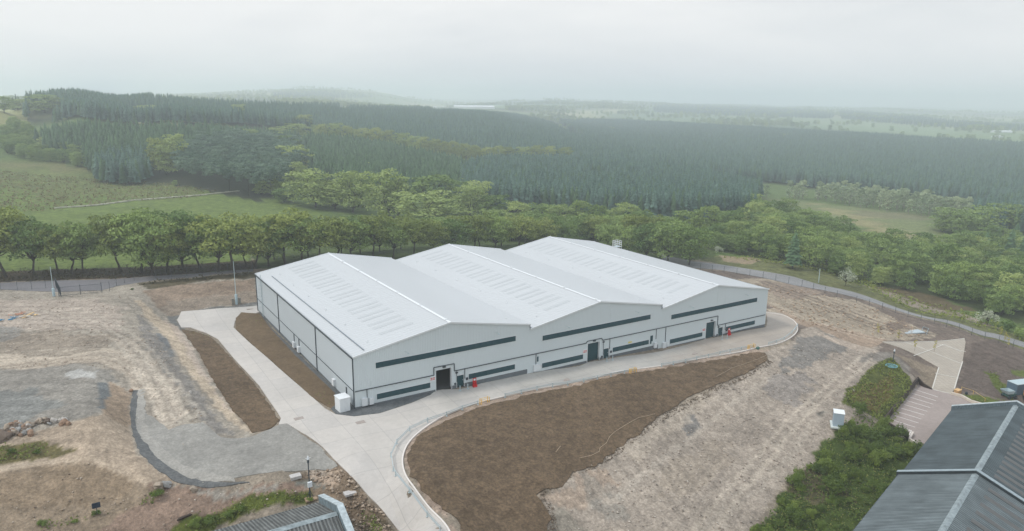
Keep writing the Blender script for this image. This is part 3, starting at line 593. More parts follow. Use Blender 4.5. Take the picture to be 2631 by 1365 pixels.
# front wall: trapezoid sheeting, with real openings
mb = MB(); per = .32; prof = [(0,0),(.12,0),(.15,-.035),(.29,-.035)]
xs = []
x = X0
while x < X1-.01:
    for a, b in prof: xs.append((x+a, b))
    x += per
xs = [q for q in xs if q[0] < X1]+[(X1, 0)]
for d in DOORS: xs += [(d[0], -.0351), (d[1], -.0351)]
for k in (1, 2): xs += [(B*k-.001, -.02), (B*k+.001, -.02)]
xs.sort()
CLB = lambda x: -SK[bay(x)]+.28 if (x-B*bay(x)) < B-.5 or bay(x) == 2 else -SK[bay(x)]-.95
def col_quads(xa, ya, xb, yb, z0a, z0b, z1a, z1b):
    mb.add([(xa,ya,z0a),(xb,yb,z0b),(xb,yb,z1b),(xa,ya,z1a)], [(0,1,2,3)])
for (xa, ya), (xb, yb) in zip(xs[:-1], xs[1:]):
    if xb-xa < 1e-4: continue
    xm = (xa+xb)/2; k = bay(xm); op = [d for d in DOORS if d[0]-.001 <= xm <= d[1]+.001]
    zt = (roofz(k, max(xa, B*k-1)), roofz(k, xb)); zb = CLB(xm)
    if op: zb = op[0][2]
    col_quads(xa, ya, xb, yb, zb, zb, zt[0], zt[1])
o = mb.build('front_wall', Mclad, WH)
# side wall, far wall, right wall
def ribbed_x(name, x, y0, y1, z0, zt, out, m):
    mb = MB(); y = y0; q = []
    while y < y1-.01:
        for a, b in prof: q.append((y+a, b*out))
        y += per
    q = [t for t in q if t[0] < y1]+[(y1, 0)]
    for (a, p), (b, r) in zip(q[:-1], q[1:]): mb.add([(x+p, a, z0), (x+r, b, z0), (x+r, b, zt), (x+p, a, zt)], [(0,1,2,3)])
    return mb.build(name, m, WH)
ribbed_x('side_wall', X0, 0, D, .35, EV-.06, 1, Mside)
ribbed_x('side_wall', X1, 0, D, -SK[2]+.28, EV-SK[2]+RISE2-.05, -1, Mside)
mb = MB()
for k in range(3):
    for a, b in ((B*k, B*k+B/2), (B*k+B/2, B*k+B)):
        if k == 0 and a == 0: a = X0
        if k == 2 and b == 3*B: b = X1
        mb.add([(a, D, -3), (b, D, -3), (b, D, roofz(k, b-1e-4)), (a, D, roofz(k, a))], [(0,1,2,3)])
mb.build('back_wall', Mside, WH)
# plinth
mb = MB(); segs = []; cuts = sorted([X0]+[v for d in DOORS for v in d[:2]]+[B-.5, B, 2*B-.5, 2*B, X1])
for a, b in zip(cuts[:-1], cuts[1:]):
    xm = (a+b)/2
    if any(d[0] <= xm <= d[1] for d in DOORS) or any(B*k-.5 <= xm <= B*k for k in (1, 2)): continue
    mb.box(a, b, .02, .3, -4.5, CLB(xm)+.03)
mb.box(X0+.02, X0+.3, .3, D, -2, .38); mb.box(X1-.3, X1-.02, .3, D, -5, -SK[2]+.3)
for k in (1, 2): mb.box(B*k-.5, B*k, .03, .3, -4.5, CLB(B*k-.2)+.02)
mb.build('plinth', Mplin, WH)
# interior: floor slab, and dark reveals, jambs
Mint = mat('interior', (60,62,62), rough=.9)  # slab colour darkened so the open doorway reads as deep shade
mb = MB()
for k in range(3):
    a = max(B*k, X0+.35); b = min(B*k+B, X1-.35); mb.box(a+.01, b-.01, .31, D-.1, -4, -SK[k]-.02)
mb.build('floor_slab', Mint, WH)
for k in range(3):
    z0 = -SK[k]
    jm = MB()
    a, b, zt, zb = DOORS[2*k]
    jm.box(a-.09, a, -.06, .55, z0-.3, zt+.09); jm.box(b, b+.09, -.06, .55, z0-.3, zt+.09); jm.box(a, b, -.06, .55, zt, zt+.09)
    f = jm.build('door_frame', Mtrim, WH)
    if k == 0:      # open: dark hall behind, rolled curtain at the head
        r = MB(); r.box(a, b, .35, .5, zt-.25, zt); o = r.build('roller_door', Mlouv, WH); tag(o, 'open roller door rolled up to its head')
    else:
        r = MB(); z = z0-.2
        while z < zt: r.box(a, b, .46, .5, z, z+.17); r.box(a, b, .48, .5, z+.17, z+.2); z += .2
        r.build('roller_door', Mlouv, WH)
    a, b, zt, zb = DOORS[2*k+1]
    jm = MB(); jm.box(a-.07, a, -.05, .3, z0-.3, zt+.07); jm.box(b, b+.07, -.05, .3, z0-.3, zt+.07); jm.box(a, b, -.05, .3, zt, zt+.07)
    jm.build('door_frame', Mtrim, WH)
    r = MB(); r.box(a, b, .2, .26, z0-.2, zt); dd = r.build('personnel_door', Mlouv, WH)
    h = MB(); h.box(b-.22, b-.12, .13, .2, z0+.85, z0+1.0); h.build('handle', Mgalv, dd)
    h = MB(); h.box((a+b)/2-.22, (a+b)/2+.22, -.16, -.03, zt+.18, zt+.32); h.build('door_light', Mbox, WH)
    h = MB(); h.box(B*k+15.5, B*k+16.1, -.35, -.03, z0+4.2, z0+4.38); h.beam((B*k+15.8,-.03,z0+4.5), (B*k+15.8,-.35,z0+4.35), .05); h.build('floodlight', Mdk, WH)
# louvre strips
def louvre(x0, w, zt, hgt_, n):
    mb = MB(); y = -.05
    mb.box(x0, x0+w, y, y+.02, zt-hgt_, zt)
    for i in range(n+1):
        a = x0+w*i/n; mb.box(max(x0, a-.03), min(x0+w, a+.03), y-.06, y-.002, zt-hgt_, zt)
    nb = 7
    for i in range(nb):
        z = zt-hgt_*(i+.15)/nb; mb.add([(x0+.03,y-.045,z-hgt_*.8/nb),(x0+w-.03,y-.045,z-hgt_*.8/nb),(x0+w-.03,y-.004,z),(x0+.03,y-.004,z)], [(0,1,2,3)])
    o = mb.build('louvre_strip', Mlouv, WH)
    f = MB(); e = .07
    f.box(x0-e, x0+w+e, y-.03, y+.03, zt+.002, zt+e); f.box(x0-e, x0+w+e, y-.03, y+.03, zt-hgt_-e, zt-hgt_-.002); f.box(x0-e, x0-.002, y-.03, y+.03, zt-hgt_, zt); f.box(x0+w+.002, x0+w+e, y-.03, y+.03, zt-hgt_, zt)
    f.build('louvre_frame', Mtrim, o)
for k in range(3):
    louvre(B*k+2.93, 28.04, -SK[k]+7.53, 1.02, 22); louvre(B*k+2.95, 10.07, -SK[k]+1.86, .99, 8); louvre(B*k+20.84, 10.04, -SK[k]+1.86, .99, 8)
# service pipe along the front, stepping over the doors
def poly3(pts_, r): 
    mb = MB()
    for a, b in zip(pts_[:-1], pts_[1:]): mb.beam(a, b, r*2)
    return mb
P3 = [(-.9,3.12),(13.75,3.1),(13.75,4.55),(17.85,4.5),(17.85,3.1),(35.6,3.08),(48.0,3.04),(48.25,3.42),(52.0,3.42),(52.2,2.95),(67.2,2.92),(86.3,2.9),(86.3,.62),(103,.6)]
mb = MB()
for a, b in zip(P3[:-1], P3[1:]): mb.beam((a[0],-.12,a[1]), (b[0],-.12,b[1]), .1, .13)
mb.build('service_conduit', Mdk, WH)
mb = MB(); mb.beam((X0-.09, 0, 3.12), (X0-.09, D, 3.2), .09, .09); mb.build('service_conduit', Mdk, WH)
for x, za, zb in ((1.2,3.1,0),(20.0,3.05,1.2),(35.7,3.05,.2),(54.2,2.9,.7),(67.2,2.85,.6),(70.0,2.85,-.7),(89.1,.5,-1.)):
    m_ = MB(); m_.beam((x,-.12,za), (x,-.12,zb), .09); m_.build('drop_conduit', Mdk, WH)
for x, za, zb in ((18.35,3.0,.9),(52.55,2.85,-.3),(86.8,.5,-1.4)):
    m_ = MB(); m_.beam((x,-.1,za), (x,-.1,zb), .06); m_.box(x-.25,x+.2,-.22,-.04,za-.45,za-.2); m_.box(x-.5,x-.15,-.2,-.04,zb-.5,zb-.15); m_.build('meter_pipework', Mdk, WH)
for i, (x, z, w_, h_) in enumerate([(.2,1.7,.95,1.35),(1.5,1.48,.75,1.15),(35.05,.9,1.05,1.35),(36.1,.8,.7,1.15),(66.6,-.1,.8,1.2),(69.2,-.5,1.0,1.3),(70.4,-.55,.6,1.1)]):
    m_ = MB(); m_.box(x, x+w_, -.42, -.04, z-h_, z); q = m_.build('meter_box', Mbox, WH)
for x, z in ((20.25,1.3),(54.4,.25),(89.3,-.85)):
    m_ = MB(); m_.box(x, x+.4, -.2, -.04, z-.45, z); m_.build('switch_box', Mdk, WH)
for x, z0_, z1_ in ((36.0,1.4,2.4),(65.6,-.2,1.6),(65.95,.3,1.6)):
    m_ = MB(); m_.box(x, x+.3, -.14, -.04, z0_, z1_); m_.build('vent_slot', Mlouv, WH)
for x, z in ((12.95,3.0),(47.2,1.85),(81.4,.8)):
    m_ = MB(); m_.box(x, x+1.1, -.12, -.05, z-1.05, z); sg = m_.build('warning_sign', Mbox, WH)
    for i in range(2):
        zz = z-.46-.28*i; m_ = MB(); m_.box(x+.1, x+.98, -.13, -.122, zz, zz+.05); m_.box(x+.14, x+.5, -.13, -.122, zz+.05, zz+.17); m_.box(x+.62, x+.95, -.13, -.122, zz+.05, zz+.17)
        m_.build('lettering', mat('sign_red', (190,70,60)), sg)
m_ = MB(); m_.box(59.3, 60.3, -.1, -.05, 1.0, 1.35); m_.build('warning_sign', mat('sign_yellow', (210,196,120)), WH)
for x, z in ((8.3,8.6),(26.5,9.0),(42.7,7.6),(60.8,7.9),(76.9,6.6),(95,6.9)):
    m_ = MB(); m_.beam((x,-.05,z), (x+.25,-.75,z-.15), .05); m_.box(x+.15,x+.4,-.95,-.7,z-.25,z-.12); m_.build('wall_lamp', Mgalv, WH)
# side wall details
for y in (46.8, 20.1, .02, D-.1):
    m_ = MB(); m_.beam((X0-.12, y, EV-.3), (X0-.12, y, 0.05), .16); m_.build('downpipe', Mdk, WH)
for y, z in ((35.1,3.0),(31.6,3.1),(3.6,2.6)):
    m_ = MB(); m_.box(X0-.14, X0-.04, y, y+.35, z-1.5, z); m_.build('vent_slot', Mdk, WH)
for y, z in ((34.6,1.5),(31.2,1.5),(9.5,2.0)):
    m_ = MB(); m_.box(X0-.5, X0-.04, y, y+.9, z-1.2, z); m_.build('meter_box', Mbox, WH)
m_ = MB()      # access ladder near the far end
for y in (60.6, 61.1): m_.beam((X0-.25, y, 0.1), (X0-.25, y, EV+.9), .06)
for i in range(31): m_.beam((X0-.25, 60.6, .3*i+.3), (X0-.25, 61.1, .3*i+.3), .035)
for i in range(8):
    z = 2.6+.85*i; m_.tube([(X0-.25+.0, 60.5, z), (X0-.85, 60.5, z), (X0-1.0, 60.85, z), (X0-.85, 61.2, z), (X0-.25, 61.2, z)], .025, 5)
m_.build('access_ladder', Mgalv, WH)
# roofs
for k in range(3):
    a = B*k if k else X0-.12; b = B*k+B; c = b if k < 2 else X1+.1
    y0, y1 = -.16, D+.16
    for side in (0, 1):
        xa, xb = (a, B*k+B/2) if side == 0 else (B*k+B/2, c)
        mb = MB(); y = y0; za, zb = roofz(k, xa+1e-6 if side == 0 else xa), roofz(k, xb-1e-6)
        if side == 1: za = EV-SK[k]+RISE; zb = EV-SK[k]+RISE+(RISE2-RISE)*(xb-B*k-B/2)/(B/2)
        else: zb = EV-SK[k]+RISE; za = EV-SK[k]+RISE*(xa-B*k)/(B/2)
        q = []
        while y < y1: q += [(y,.03),(y+.62,.03),(y+.66,.06),(y+.72,.06),(y+.76,.03)]; y += 1.0
        q = [t for t in q if t[0] < y1]+[(y1,.03)]
        V = []; Fc = []
        for (yy, h) in q: V += [(xa, yy, za+h), (xb, yy, zb+h)]
        for i in range(len(q)-1): Fc.append((2*i, 2*i+2, 2*i+3, 2*i+1) if False else (2*i, 2*i+1, 2*i+3, 2*i+2))
        mb.add(V, Fc)
        rf = mb.build('roof_slope', Mroof, WH)
        # rooflights: ribbed translucent sheets
        sl_ = (zb-za)/(xb-xa); nn = 22; xm0, xm1 = (xa+7.1, xa+13.4) if side == 0 else (xb-13.2, xb-7.2)
        if side == 0:
            for i in range(nn):
                yy = 5.0+i*2.72+(.55 if i % 2 else 0)
                s_ = MB(); s_.box(-.5, .5, 0, 1, 0, 0); s_ = MB()
                zz0, zz1 = za+sl_*(xm0-xa), za+sl_*(xm1-xa)
                s_.add([(xm0,yy,zz0+.05),(xm1,yy,zz1+.05),(xm1,yy+1.,zz1+.05),(xm0,yy+1.,zz0+.05)], [(0,1,2,3)])
                s_.build('rooflight', MRL[k] if 'MRL' in globals() else None, rf)
        for j in range(6):
            yy = 4+j*11.2; xx = xa+(1.6 if side == 0 else -1.0)+(2.6 if side == 0 else 4.0) if side == 0 else xb-3.0
            z_ = za+sl_*(xx-xa)+.1; s_ = MB(); s_.box(xx-.12, xx+.12, yy-.12, yy+.12, z_-.02, z_+.06); s_.tube([(xx,yy,z_+.06),(xx,yy,z_+.3)], .035, 6)
            if side == 0 or j < 1: s_.build('anchor_post', Mtrim, rf)
    rz = EV-SK[k]+RISE; xr = B*k+B/2
    mb = MB(); mb.add([(xr-.3,y0-.03,rz+.06),(xr,y0-.03,rz+.13),(xr+.3,y0-.03,rz+.06),(xr-.3,y1+.03,rz+.06),(xr,y1+.03,rz+.13),(xr+.3,y1+.03,rz+.06)], [(0,1,4,3),(1,2,5,4),(0,2,1),(3,4,5)])
    rc = mb.build('ridge_cap', Mtrim, WH)
    for j in range(7):
        s_ = MB(); yy = 1.5+j*10.8; s_.box(xr-.2,xr+.2,yy-.2,yy+.2,rz+.12,rz+.25); s_.tube([(xr,yy,rz+.2),(xr,yy,rz+.45)], .04, 6); s_.build('anchor_post', Mtrim, rc)
    # gable trim
    for yy in (y0-.04, y1+.04):
        mb = MB(); mb.beam((a-.02, yy, EV-SK[k]+RISE*(a-B*k)/(B/2)+.0), (xr, yy, rz+.0), .14, .3); mb.beam((xr, yy, rz), (c+.02, yy, EV-SK[k]+RISE+(RISE2-RISE)*(c-B*k-B/2)/(B/2)), .141, .3)
        mb.build('verge_trim', Mtrim, WH)
    if k < 2:
        zl = EV-SK[k]+RISE2; mb = MB(); mb.box(b-.05, b+.0, y0+.02, y1-.02, EV-SK[k+1]-.05, zl+.02); mb.box(b+.02, b+.5, y0+.05, y1-.05, EV-SK[k+1]-.02, EV-SK[k+1]+.12)
        mb.build('valley_gutter', Mdk, WH)
# eaves gutters and the safety line
mb = MB(); mb.box(X0-.34, X0-.14, -.1, D+.1, EV-.38, EV-.16); mb.build('gutter', Mdk, WH)
mb = MB(); mb.box(X1+.12, X1+.32, -.1, D+.1, EV-SK[2]+RISE2-.3, EV-SK[2]+RISE2-.1); mb.build('gutter', Mdk, WH)
xs_ = 1.35; mb = MB(); mb.beam((xs_, 1.0, EV+RISE*xs_/(B/2)+.14), (xs_, 60.5, EV+RISE*xs_/(B/2)+.14), .16, .1); mb.build('snow_guard', mat('guard_grey', (120,128,136)), WH)
# ---------------- vegetation ----------------
def leafmat(name, ca, cb, k=1.12, sheen=0):
    m, n, l, p = newmat(name)
    oi = n.new('ShaderNodeObjectInfo'); at = n.new('ShaderNodeAttribute'); at.attribute_name = 'tone'
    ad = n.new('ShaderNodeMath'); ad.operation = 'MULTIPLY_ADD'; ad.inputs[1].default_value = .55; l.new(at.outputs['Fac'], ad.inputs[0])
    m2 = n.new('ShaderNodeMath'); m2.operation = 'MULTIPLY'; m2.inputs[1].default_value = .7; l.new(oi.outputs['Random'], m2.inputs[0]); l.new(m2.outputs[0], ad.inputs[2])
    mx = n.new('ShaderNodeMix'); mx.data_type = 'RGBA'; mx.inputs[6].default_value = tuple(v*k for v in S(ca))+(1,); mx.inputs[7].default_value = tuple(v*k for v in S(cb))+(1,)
    l.new(ad.outputs[0], mx.inputs[0]); l.new(mx.outputs[2], p.inputs['Base Color']); p.inputs['Roughness'].default_value = .7; p.inputs['Specular IOR Level'].default_value = .2
    tr = n.new('ShaderNodeBsdfTranslucent'); l.new(mx.outputs[2], tr.inputs[0]); ms = n.new('ShaderNodeMixShader'); ms.inputs[0].default_value = .25
    o = [q for q in n if q.type == 'OUTPUT_MATERIAL'][0]; l.new(p.outputs[0], ms.inputs[1]); l.new(tr.outputs[0], ms.inputs[2]); l.new(ms.outputs[0], o.inputs['Surface'])
    return m
Mleaf = leafmat('leaf_beech', (74,92,40), (136,146,78))
Mleaf2 = leafmat('leaf_fresh', (94,118,60), (150,162,98))
Mleafd = leafmat('leaf_dark', (74,100,54), (132,150,86))
Mleaf3 = leafmat('leaf_mid', (68,94,46), (130,148,82))
Mleaf4 = leafmat('leaf_yellow', (92,108,52), (148,156,88))
Mbirch = leafmat('leaf_birch', (112,130,98), (156,166,130))
Mspr = leafmat('needles_spruce', (36,62,58), (94,120,106))
Mpine = leafmat('needles_pine', (56,82,70), (106,126,104))
Mblos = leafmat('blossom', (118,130,98), (188,190,172))
Mgor = leafmat('leaf_rust', (150,84,34), (196,130,56))
Mbark = mat('bark', (74,66,56), rough=.95, var=.3, scale=2, bump=.05, k=.7)
Mbarkp = mat('bark_pale', (150,142,128), rough=.95, var=.3, scale=2, k=.8)
def leaves(name, C, Rr, n, size, m, seed, up=.45, flat=1., inner=.35):
    """small leaf clumps scattered over a set of lobes"""
    g = np.random.default_rng(seed); C = np.array(C, float); Rr = np.array(Rr, float)
    wgt = Rr[:, 0]*Rr[:, 2]; wgt = wgt/wgt.sum(); i = g.choice(len(C), n, p=wgt)
    d = g.normal(size=(n, 3)); d[:, 2] = np.where(d[:, 2] < -.3, -d[:, 2]*.6, d[:, 2]); d /= np.linalg.norm(d, axis=1)[:, None]
    rr = 1-inner*g.random(n)**2; rr *= 1+.12*g.normal(size=n)
    P = C[i]+d*Rr[i]*rr[:, None]
    nrm = d*.9+g.normal(size=(n, 3))*.75; nrm[:, 2] += up; nrm /= np.linalg.norm(nrm, axis=1)[:, None]
    a = np.cross(nrm, g.normal(size=(n, 3))); a /= np.linalg.norm(a, axis=1)[:, None]; b = np.cross(nrm, a)
    s = size*(.55+.9*g.random(n))[:, None]
    q = np.stack([P-a*s*.5, P+b*s*.32*flat, P+a*s*.5, P-b*s*.32*flat], 1)
    q[:, 2] += nrm*s*.12
    me = npmesh(name, q.reshape(-1, 3), np.arange(4*n).reshape(-1, 4), m)
    t = me.attributes.new('tone', 'FLOAT', 'POINT'); lobe = g.random(len(C))
    t.data.foreach_set('value', np.repeat(np.clip(.45*lobe[i]+.55*g.random(n), 0, 1), 4).astype(np.float32))
    return me
def limb(mb, a, b, r0_, r1_, q, bend=.12, n=4):
    a = Vector(a); b = Vector(b); L_ = (b-a).length; pts_ = []
    for i in range(n+1):
        t = i/n; p = a.lerp(b, t)+Vector((q.uniform(-1,1), q.uniform(-1,1), q.uniform(-.3,.3)))*L_*bend*math.sin(math.pi*t)*.6; pts_.append(p)
    mb.tube(pts_, [r0_+(r1_-r0_)*i/n for i in range(n+1)], 6); return pts_
def broadleaf(seed, h, w, m, bare=.3, nl=2200, size=.55, mbark=None, lobes=16, lean=0, nm='tree'):
    q = random.Random(seed); mb = MB(); top = Vector((lean, q.uniform(-.4,.4), h*bare))
    limb(mb, (0,0,-.6), top, .30*h/13, .2*h/13, q, .05)
    C = []; R = []; z0 = h*bare
    for i in range(lobes):
        a = 2*math.pi*(i*.618)+q.uniform(-.3,.3); t = (i+.5)/lobes; zz = z0+(h-z0)*(.06+.84*t**.9)*q.uniform(.94,1.05)
        prof = math.sin(math.pi*min(1, .28+.72*(1-t)))**.7 if t > .3 else .75+.25*t/.3
        r = w*.5*prof*q.uniform(.4,.86); c = (top.x*.6+r*math.cos(a), r*math.sin(a), zz)
        s = w*q.uniform(.11,.2)*(1.15-.4*t); C.append(c); R.append((s, s, s*q.uniform(.55,.8)))
        if i % 2 == 0 or bare > .2:
            st = top.lerp(Vector((0,0,z0*.7)), q.random()*.4); limb(mb, st, (c[0]*.9, c[1]*.9, c[2]), .11*h/13, .035, q, .22)
    C.append((top.x*.5, 0, h*.78)); R.append((w*.25, w*.25, h*.17))
    return leaves(nm+'_crown', C, R, nl, size, m, seed), mb.mesh(nm+'_trunk', mbark or Mbark)
def spruce(seed, h=15., r=2.6, m=None, per=9, layers=11):
    g = np.random.default_rng(seed); V = []; Fc = []; T = []
    for j in range(layers):
        t = j/(layers-1); z = h*(.22+.75*t); rr = r*(1-t)**.62*(.85+.3*g.random())+.08; nb = max(4, int(per*(1-.5*t)))
        for k in range(nb):
            a = 2*math.pi*(k+g.random()*.7)/nb+j*.7; rl = rr*(.75+.4*g.random()); dz = -rl*.5-.15; wd_ = rl*.40+.08
            c, s = math.cos(a), math.sin(a); i = len(V)
            V += [(0, 0, z+h*.05), (c*rl*.62-s*wd_, s*rl*.62+c*wd_, z+dz*.5), (c*rl, s*rl, z+dz), (c*rl*.62+s*wd_, s*rl*.62-c*wd_, z+dz*.5)]
            Fc.append((i, i+1, i+2, i+3)); T += [g.random()*.5+.6*t]*4  # tone rises with height: bright tips and shaded lower boughs put into colour
    i = len(V); V += [(.12,0,h*.9),(0,.12,h*.9),(-.1,-.1,h*.9),(0,0,h*1.03)]; Fc += [(i,i+1,i+3,i+3)][:0]
    me = npmesh('spruce_crown', V, Fc, m or Mspr); t_ = me.attributes.new('tone', 'FLOAT', 'POINT'); T = (T+[.9]*4)[:len(V)]
    t_.data.foreach_set('value', np.array(T, np.float32)); return me
def pine(seed, h=15):
    q = random.Random(seed); C = [(q.uniform(-1.8,1.8), q.uniform(-1.8,1.8), h*q.uniform(.62,.97)) for _ in range(9)]; R = [(q.uniform(1,1.7),)*2+(q.uniform(.5,.9),) for _ in C]
    mb = MB(); mb.tube([(0,0,-.5),(.1,0,h*.5),(0,.1,h*.93)], [.2,.15,.05], 6)
    return leaves('pine_crown', C, R, 420, .7, Mpine, seed), mb.mesh('pine_trunk', Mbark)
def bush(seed, w, h, m, n=260, size=.35):
    q = random.Random(seed); C = [(0,0,h*.45)]+[(q.uniform(-.5,.5)*w*.7, q.uniform(-.5,.5)*w*.7, h*q.uniform(.2,.55)) for _ in range(7)]
    R = [(w*.3, w*.3, h*.42)]+[(w*q.uniform(.14,.24),)*2+(h*q.uniform(.25,.42),) for _ in range(7)]
    return leaves('shrub_foliage', C, R, n, size, m, seed, inner=.6)
def put(name, loc, meshes, label, cat, group, s=1., rz=0., parts=None):
    """a thing whose parts share mesh data with its siblings"""
    o = empty(name, loc, label, cat, group, rz); o.scale = (s, s, s) if not hasattr(s, '__len__') else s
    for pn, me in zip(parts, meshes):
        c = bpy.data.objects.new(pn, me); col.objects.link(c); c.parent = o
    return o
random.seed(11)
PT = ['crown', 'trunk']
ORD = ['first','second','third','fourth','fifth','sixth','seventh','eighth','ninth','tenth','eleventh','twelfth','thirteenth','fourteenth','fifteenth','sixteenth','seventeenth','eighteenth','nineteenth','twentieth','twenty-first','twenty-second','twenty-third','twenty-fourth','twenty-fifth','twenty-sixth','twenty-seventh','twenty-eighth','twenty-ninth','thirtieth','thirty-first','thirty-second','thirty-third','thirty-fourth','thirty-fifth']
# -- the row along the lane
RV = [broadleaf(100+i, 13, 11.5+i%3, (Mleaf,Mleaf3,Mleaf,Mleaf4,Mleaf3)[i], bare=(.36,.3,.4,.32,.28)[i], nl=3800, size=.55, lobes=26, lean=l_, nm='roadside_tree') for i, l_ in enumerate((-1.2,.6,-.6,1.0,.2))]
RV2 = [broadleaf(120+i, 12.5, 12.5, (Mleafd,Mleaf3,Mleafd)[i], bare=.15, nl=3600, size=.55, lobes=26, nm='roadside_tree') for i in range(3)]
ROW = [(18,712,560,'thin trunk leaning left'),(85,708,578,'thick dark trunk leaning left'),(150,704,592,'slender trunk with bare low branches'),(182,702,600,'thin crooked trunk'),(214,702,582,'dark upright trunk'),
 (312,702,575,'twin dark trunks'),(362,700,552,'tall crown and straight trunk'),(392,706,548,'tall broad crown'),(428,700,560,'tall crown'),(470,694,556,'tall dense crown'),(515,690,572,'low hanging crown'),(560,700,575,'forked trunk'),(603,700,570,'spreading forked limbs'),
 (655,690,588,'upright stem'),(690,684,572,'bushy crown'),(735,684,556,'bushy crown'),(775,680,562,'open crown'),(820,676,572,'leafy crown'),(862,672,560,'wide crown'),(905,672,572,'pale crown'),(960,668,566,'wide pale crown'),(1010,664,580,'low crown'),(1062,664,572,'bushy crown'),(1110,662,572,'open crown'),
 (1160,660,566,'pale crown'),(1215,656,560,'dense crown'),(1270,655,566,'wide crown'),(1330,652,566,'leafy crown'),(1395,650,570,'low crown'),(1450,650,576,'dull green crown'),(1560,655,582,'crown above the roof'),(1610,662,585,'crown above the roof'),(1660,668,578,'dense crown'),(1715,676,576,'dense tall crown'),(1770,682,590,'broad crown')]
for i, (px, pb, ptop, look) in enumerate(ROW):
    b = G(px, pb); h = aty(px, ptop, b.y)[2]-b.z; V_ = RV2 if px > 1500 or i in (7, 9, 14) else RV; v = V_[i % len(V_)]
    h = min(max(h, 8.5), 16); base = 12.5 if V_ is RV2 else 13
    put('roadside_tree', (b.x, b.y, b.z), v, f'tree with {look}, {ORD[i]} from the left in the lane row', 'tree', 'broadleaf trees in a row along the lane', (h/base*(.98+.34*random.random()), h/base*(.98+.34*random.random()), h/base*(1.04+.12*random.random())), (i*2.4) if i > 13 else (0.3*(i % 3)-.3), PT)
RV3 = RV+RV2
for i, (px, pb, s) in enumerate([(640,688,.7),(712,672,.8),(800,664,.8),(885,660,.85),(935,655,.8),(985,650,.85),(1040,645,.85),(1135,645,.85),(1190,640,.85),(1245,640,.9),(1300,636,.85),(1360,634,.85),(1425,630,.9),(1500,636,.95),(1540,640,.9),(1590,640,1.),(1640,645,1.),(1690,650,1.05),(1745,655,1.05),(1800,668,.75)]):
    b = G(px, pb); put('lane_tree', (b.x, b.y+3, b.z), RV3[(i*3) % 8], f'leafy tree in the back line behind the lane row, {ORD[i]} from the left', 'tree', 'trees in the second line behind the lane', s, i*1.7, PT)
# -- belts of individual broadleaf trees
DV = [broadleaf(200+i, 14, 12, (Mleaf2,Mleaf3,Mleaf2)[i], bare=.1, nl=3000, size=.62, lobes=28, nm='broadleaf') for i in range(3)]
DD = [broadleaf(220+i, 12, 10.5, Mleafd, bare=.08, nl=2600, size=.58, lobes=26, nm='broadleaf') for i in range(3)]
BV = [broadleaf(240+i, 11, 5.5, Mbirch, bare=.12, nl=520, size=.8, lobes=12, mbark=Mbarkp, nm='birch') for i in range(2)]
NB = [0]
def belt(lst, V_, nm, lab, cat, grp):
    for j, (px, pb, s) in enumerate(lst):
        b = G(px, pb); put(nm, (b.x, b.y, b.z-.2), V_[(j*2+int(px)) % len(V_)], lab, cat, grp, s, px*.7, PT); NB[0] += 1
def box_trees(lst, V_, nm, lab, cat, grp, W0=9.6, H0=12.6):
    """(x0, x1, ytop, ybase) of each tree as traced from the photograph"""
    for j, (x0_, x1_, yt, yb) in enumerate(lst):
        b = G((x0_+x1_)/2, yb); d_ = math.dist(b, CAM); sx_ = (x1_-x0_)*d_/F/W0; hz_ = aty((x0_+x1_)/2, yt, b.y)[2]-b.z; sz_ = max(.35, hz_/H0)
        put(nm, (b.x, b.y, b.z-.2), V_[(j*2+int(x0_)) % len(V_)], lab, cat, grp, (sx_, sx_, sz_), x0_*.7, PT)
box_trees([(752,868,443,532),(862,950,446,545),(940,1055,446,562),(880,960,455,530),(1020,1176,500,582),(1050,1190,455,545),(1160,1255,480,566),(1232,1310,504,572),(1180,1262,470,540),(700,760,485,520),(820,900,470,538),(980,1060,470,560)],
     DV, 'broadleaf_tree', 'very large rounded pale green tree beside the far corner of the green field', 'tree', 'large pale green trees at the field corner')
box_trees([(1290,1372,524,592),(1352,1430,527,590),(1400,1478,530,600),(1455,1520,520,600),(1505,1560,530,605),(1568,1650,528,600),(1550,1600,540,600),(1230,1300,540,600),(1320,1400,548,612),(1385,1450,560,612),(1610,1680,545,610),(1480,1560,555,620),(1660,1740,560,620),(1730,1800,545,612),(1780,1845,535,620),(1700,1760,575,632),(1560,1630,565,625)]+[(870+i*58,950+i*58,556+(i*37 % 13),612+(i*29 % 9)) for i in range(13)],
     DV, 'broadleaf_tree', 'fresh green rounded broadleaf tree in the belt between the lane row and the dark spruces', 'tree', 'fresh green trees in the belt before the spruces')
box_trees([(78,155,246,290),(345,405,272,306),(598,632,270,306),(-8,28,250,288),(30,64,256,284)], DV, 'lone_tree', 'pale rounded tree standing alone against the hill wood', 'tree', 'pale lone trees on the hill')
LY = [broadleaf(260+i, 14, 12, (Mleaf4,Mleaf2)[i], bare=.08, nl=2400, size=.7, lobes=26, nm='broadleaf') for i in range(2)]
box_trees([(385,440,358,446),(425,482,350,444),(402,455,376,450),(715,790,378,450),(700,768,350,405),(726,800,320,362),(758,802,296,336),(690,735,330,368),(628,668,334,378),(640,678,404,446),(742,790,420,480),(700,745,452,500),(655,690,465,502)], LY+DV, 'edge_tree', 'yellow green tree along the gully through the western wood', 'tree', 'yellow green trees along the gully')
box_trees([(x_, x_+30+(i*7 % 11), y_-10-(i*5 % 7), y_+34) for i, (x_, y_) in enumerate([(812,330),(845,334),(878,338),(912,342),(948,346),(982,350),(1015,356),(1045,362),(1072,368),(1098,372),(1124,376),(1150,380),(1176,384),(1204,387),(1232,390),(1262,392),(1292,392),(1325,391),(1360,391),(1396,391),(1432,392)])], LY, 'strip_tree', 'yellow green tree in the light strip between two spruce plantations', 'tree', 'yellow green trees in the strip between plantations')
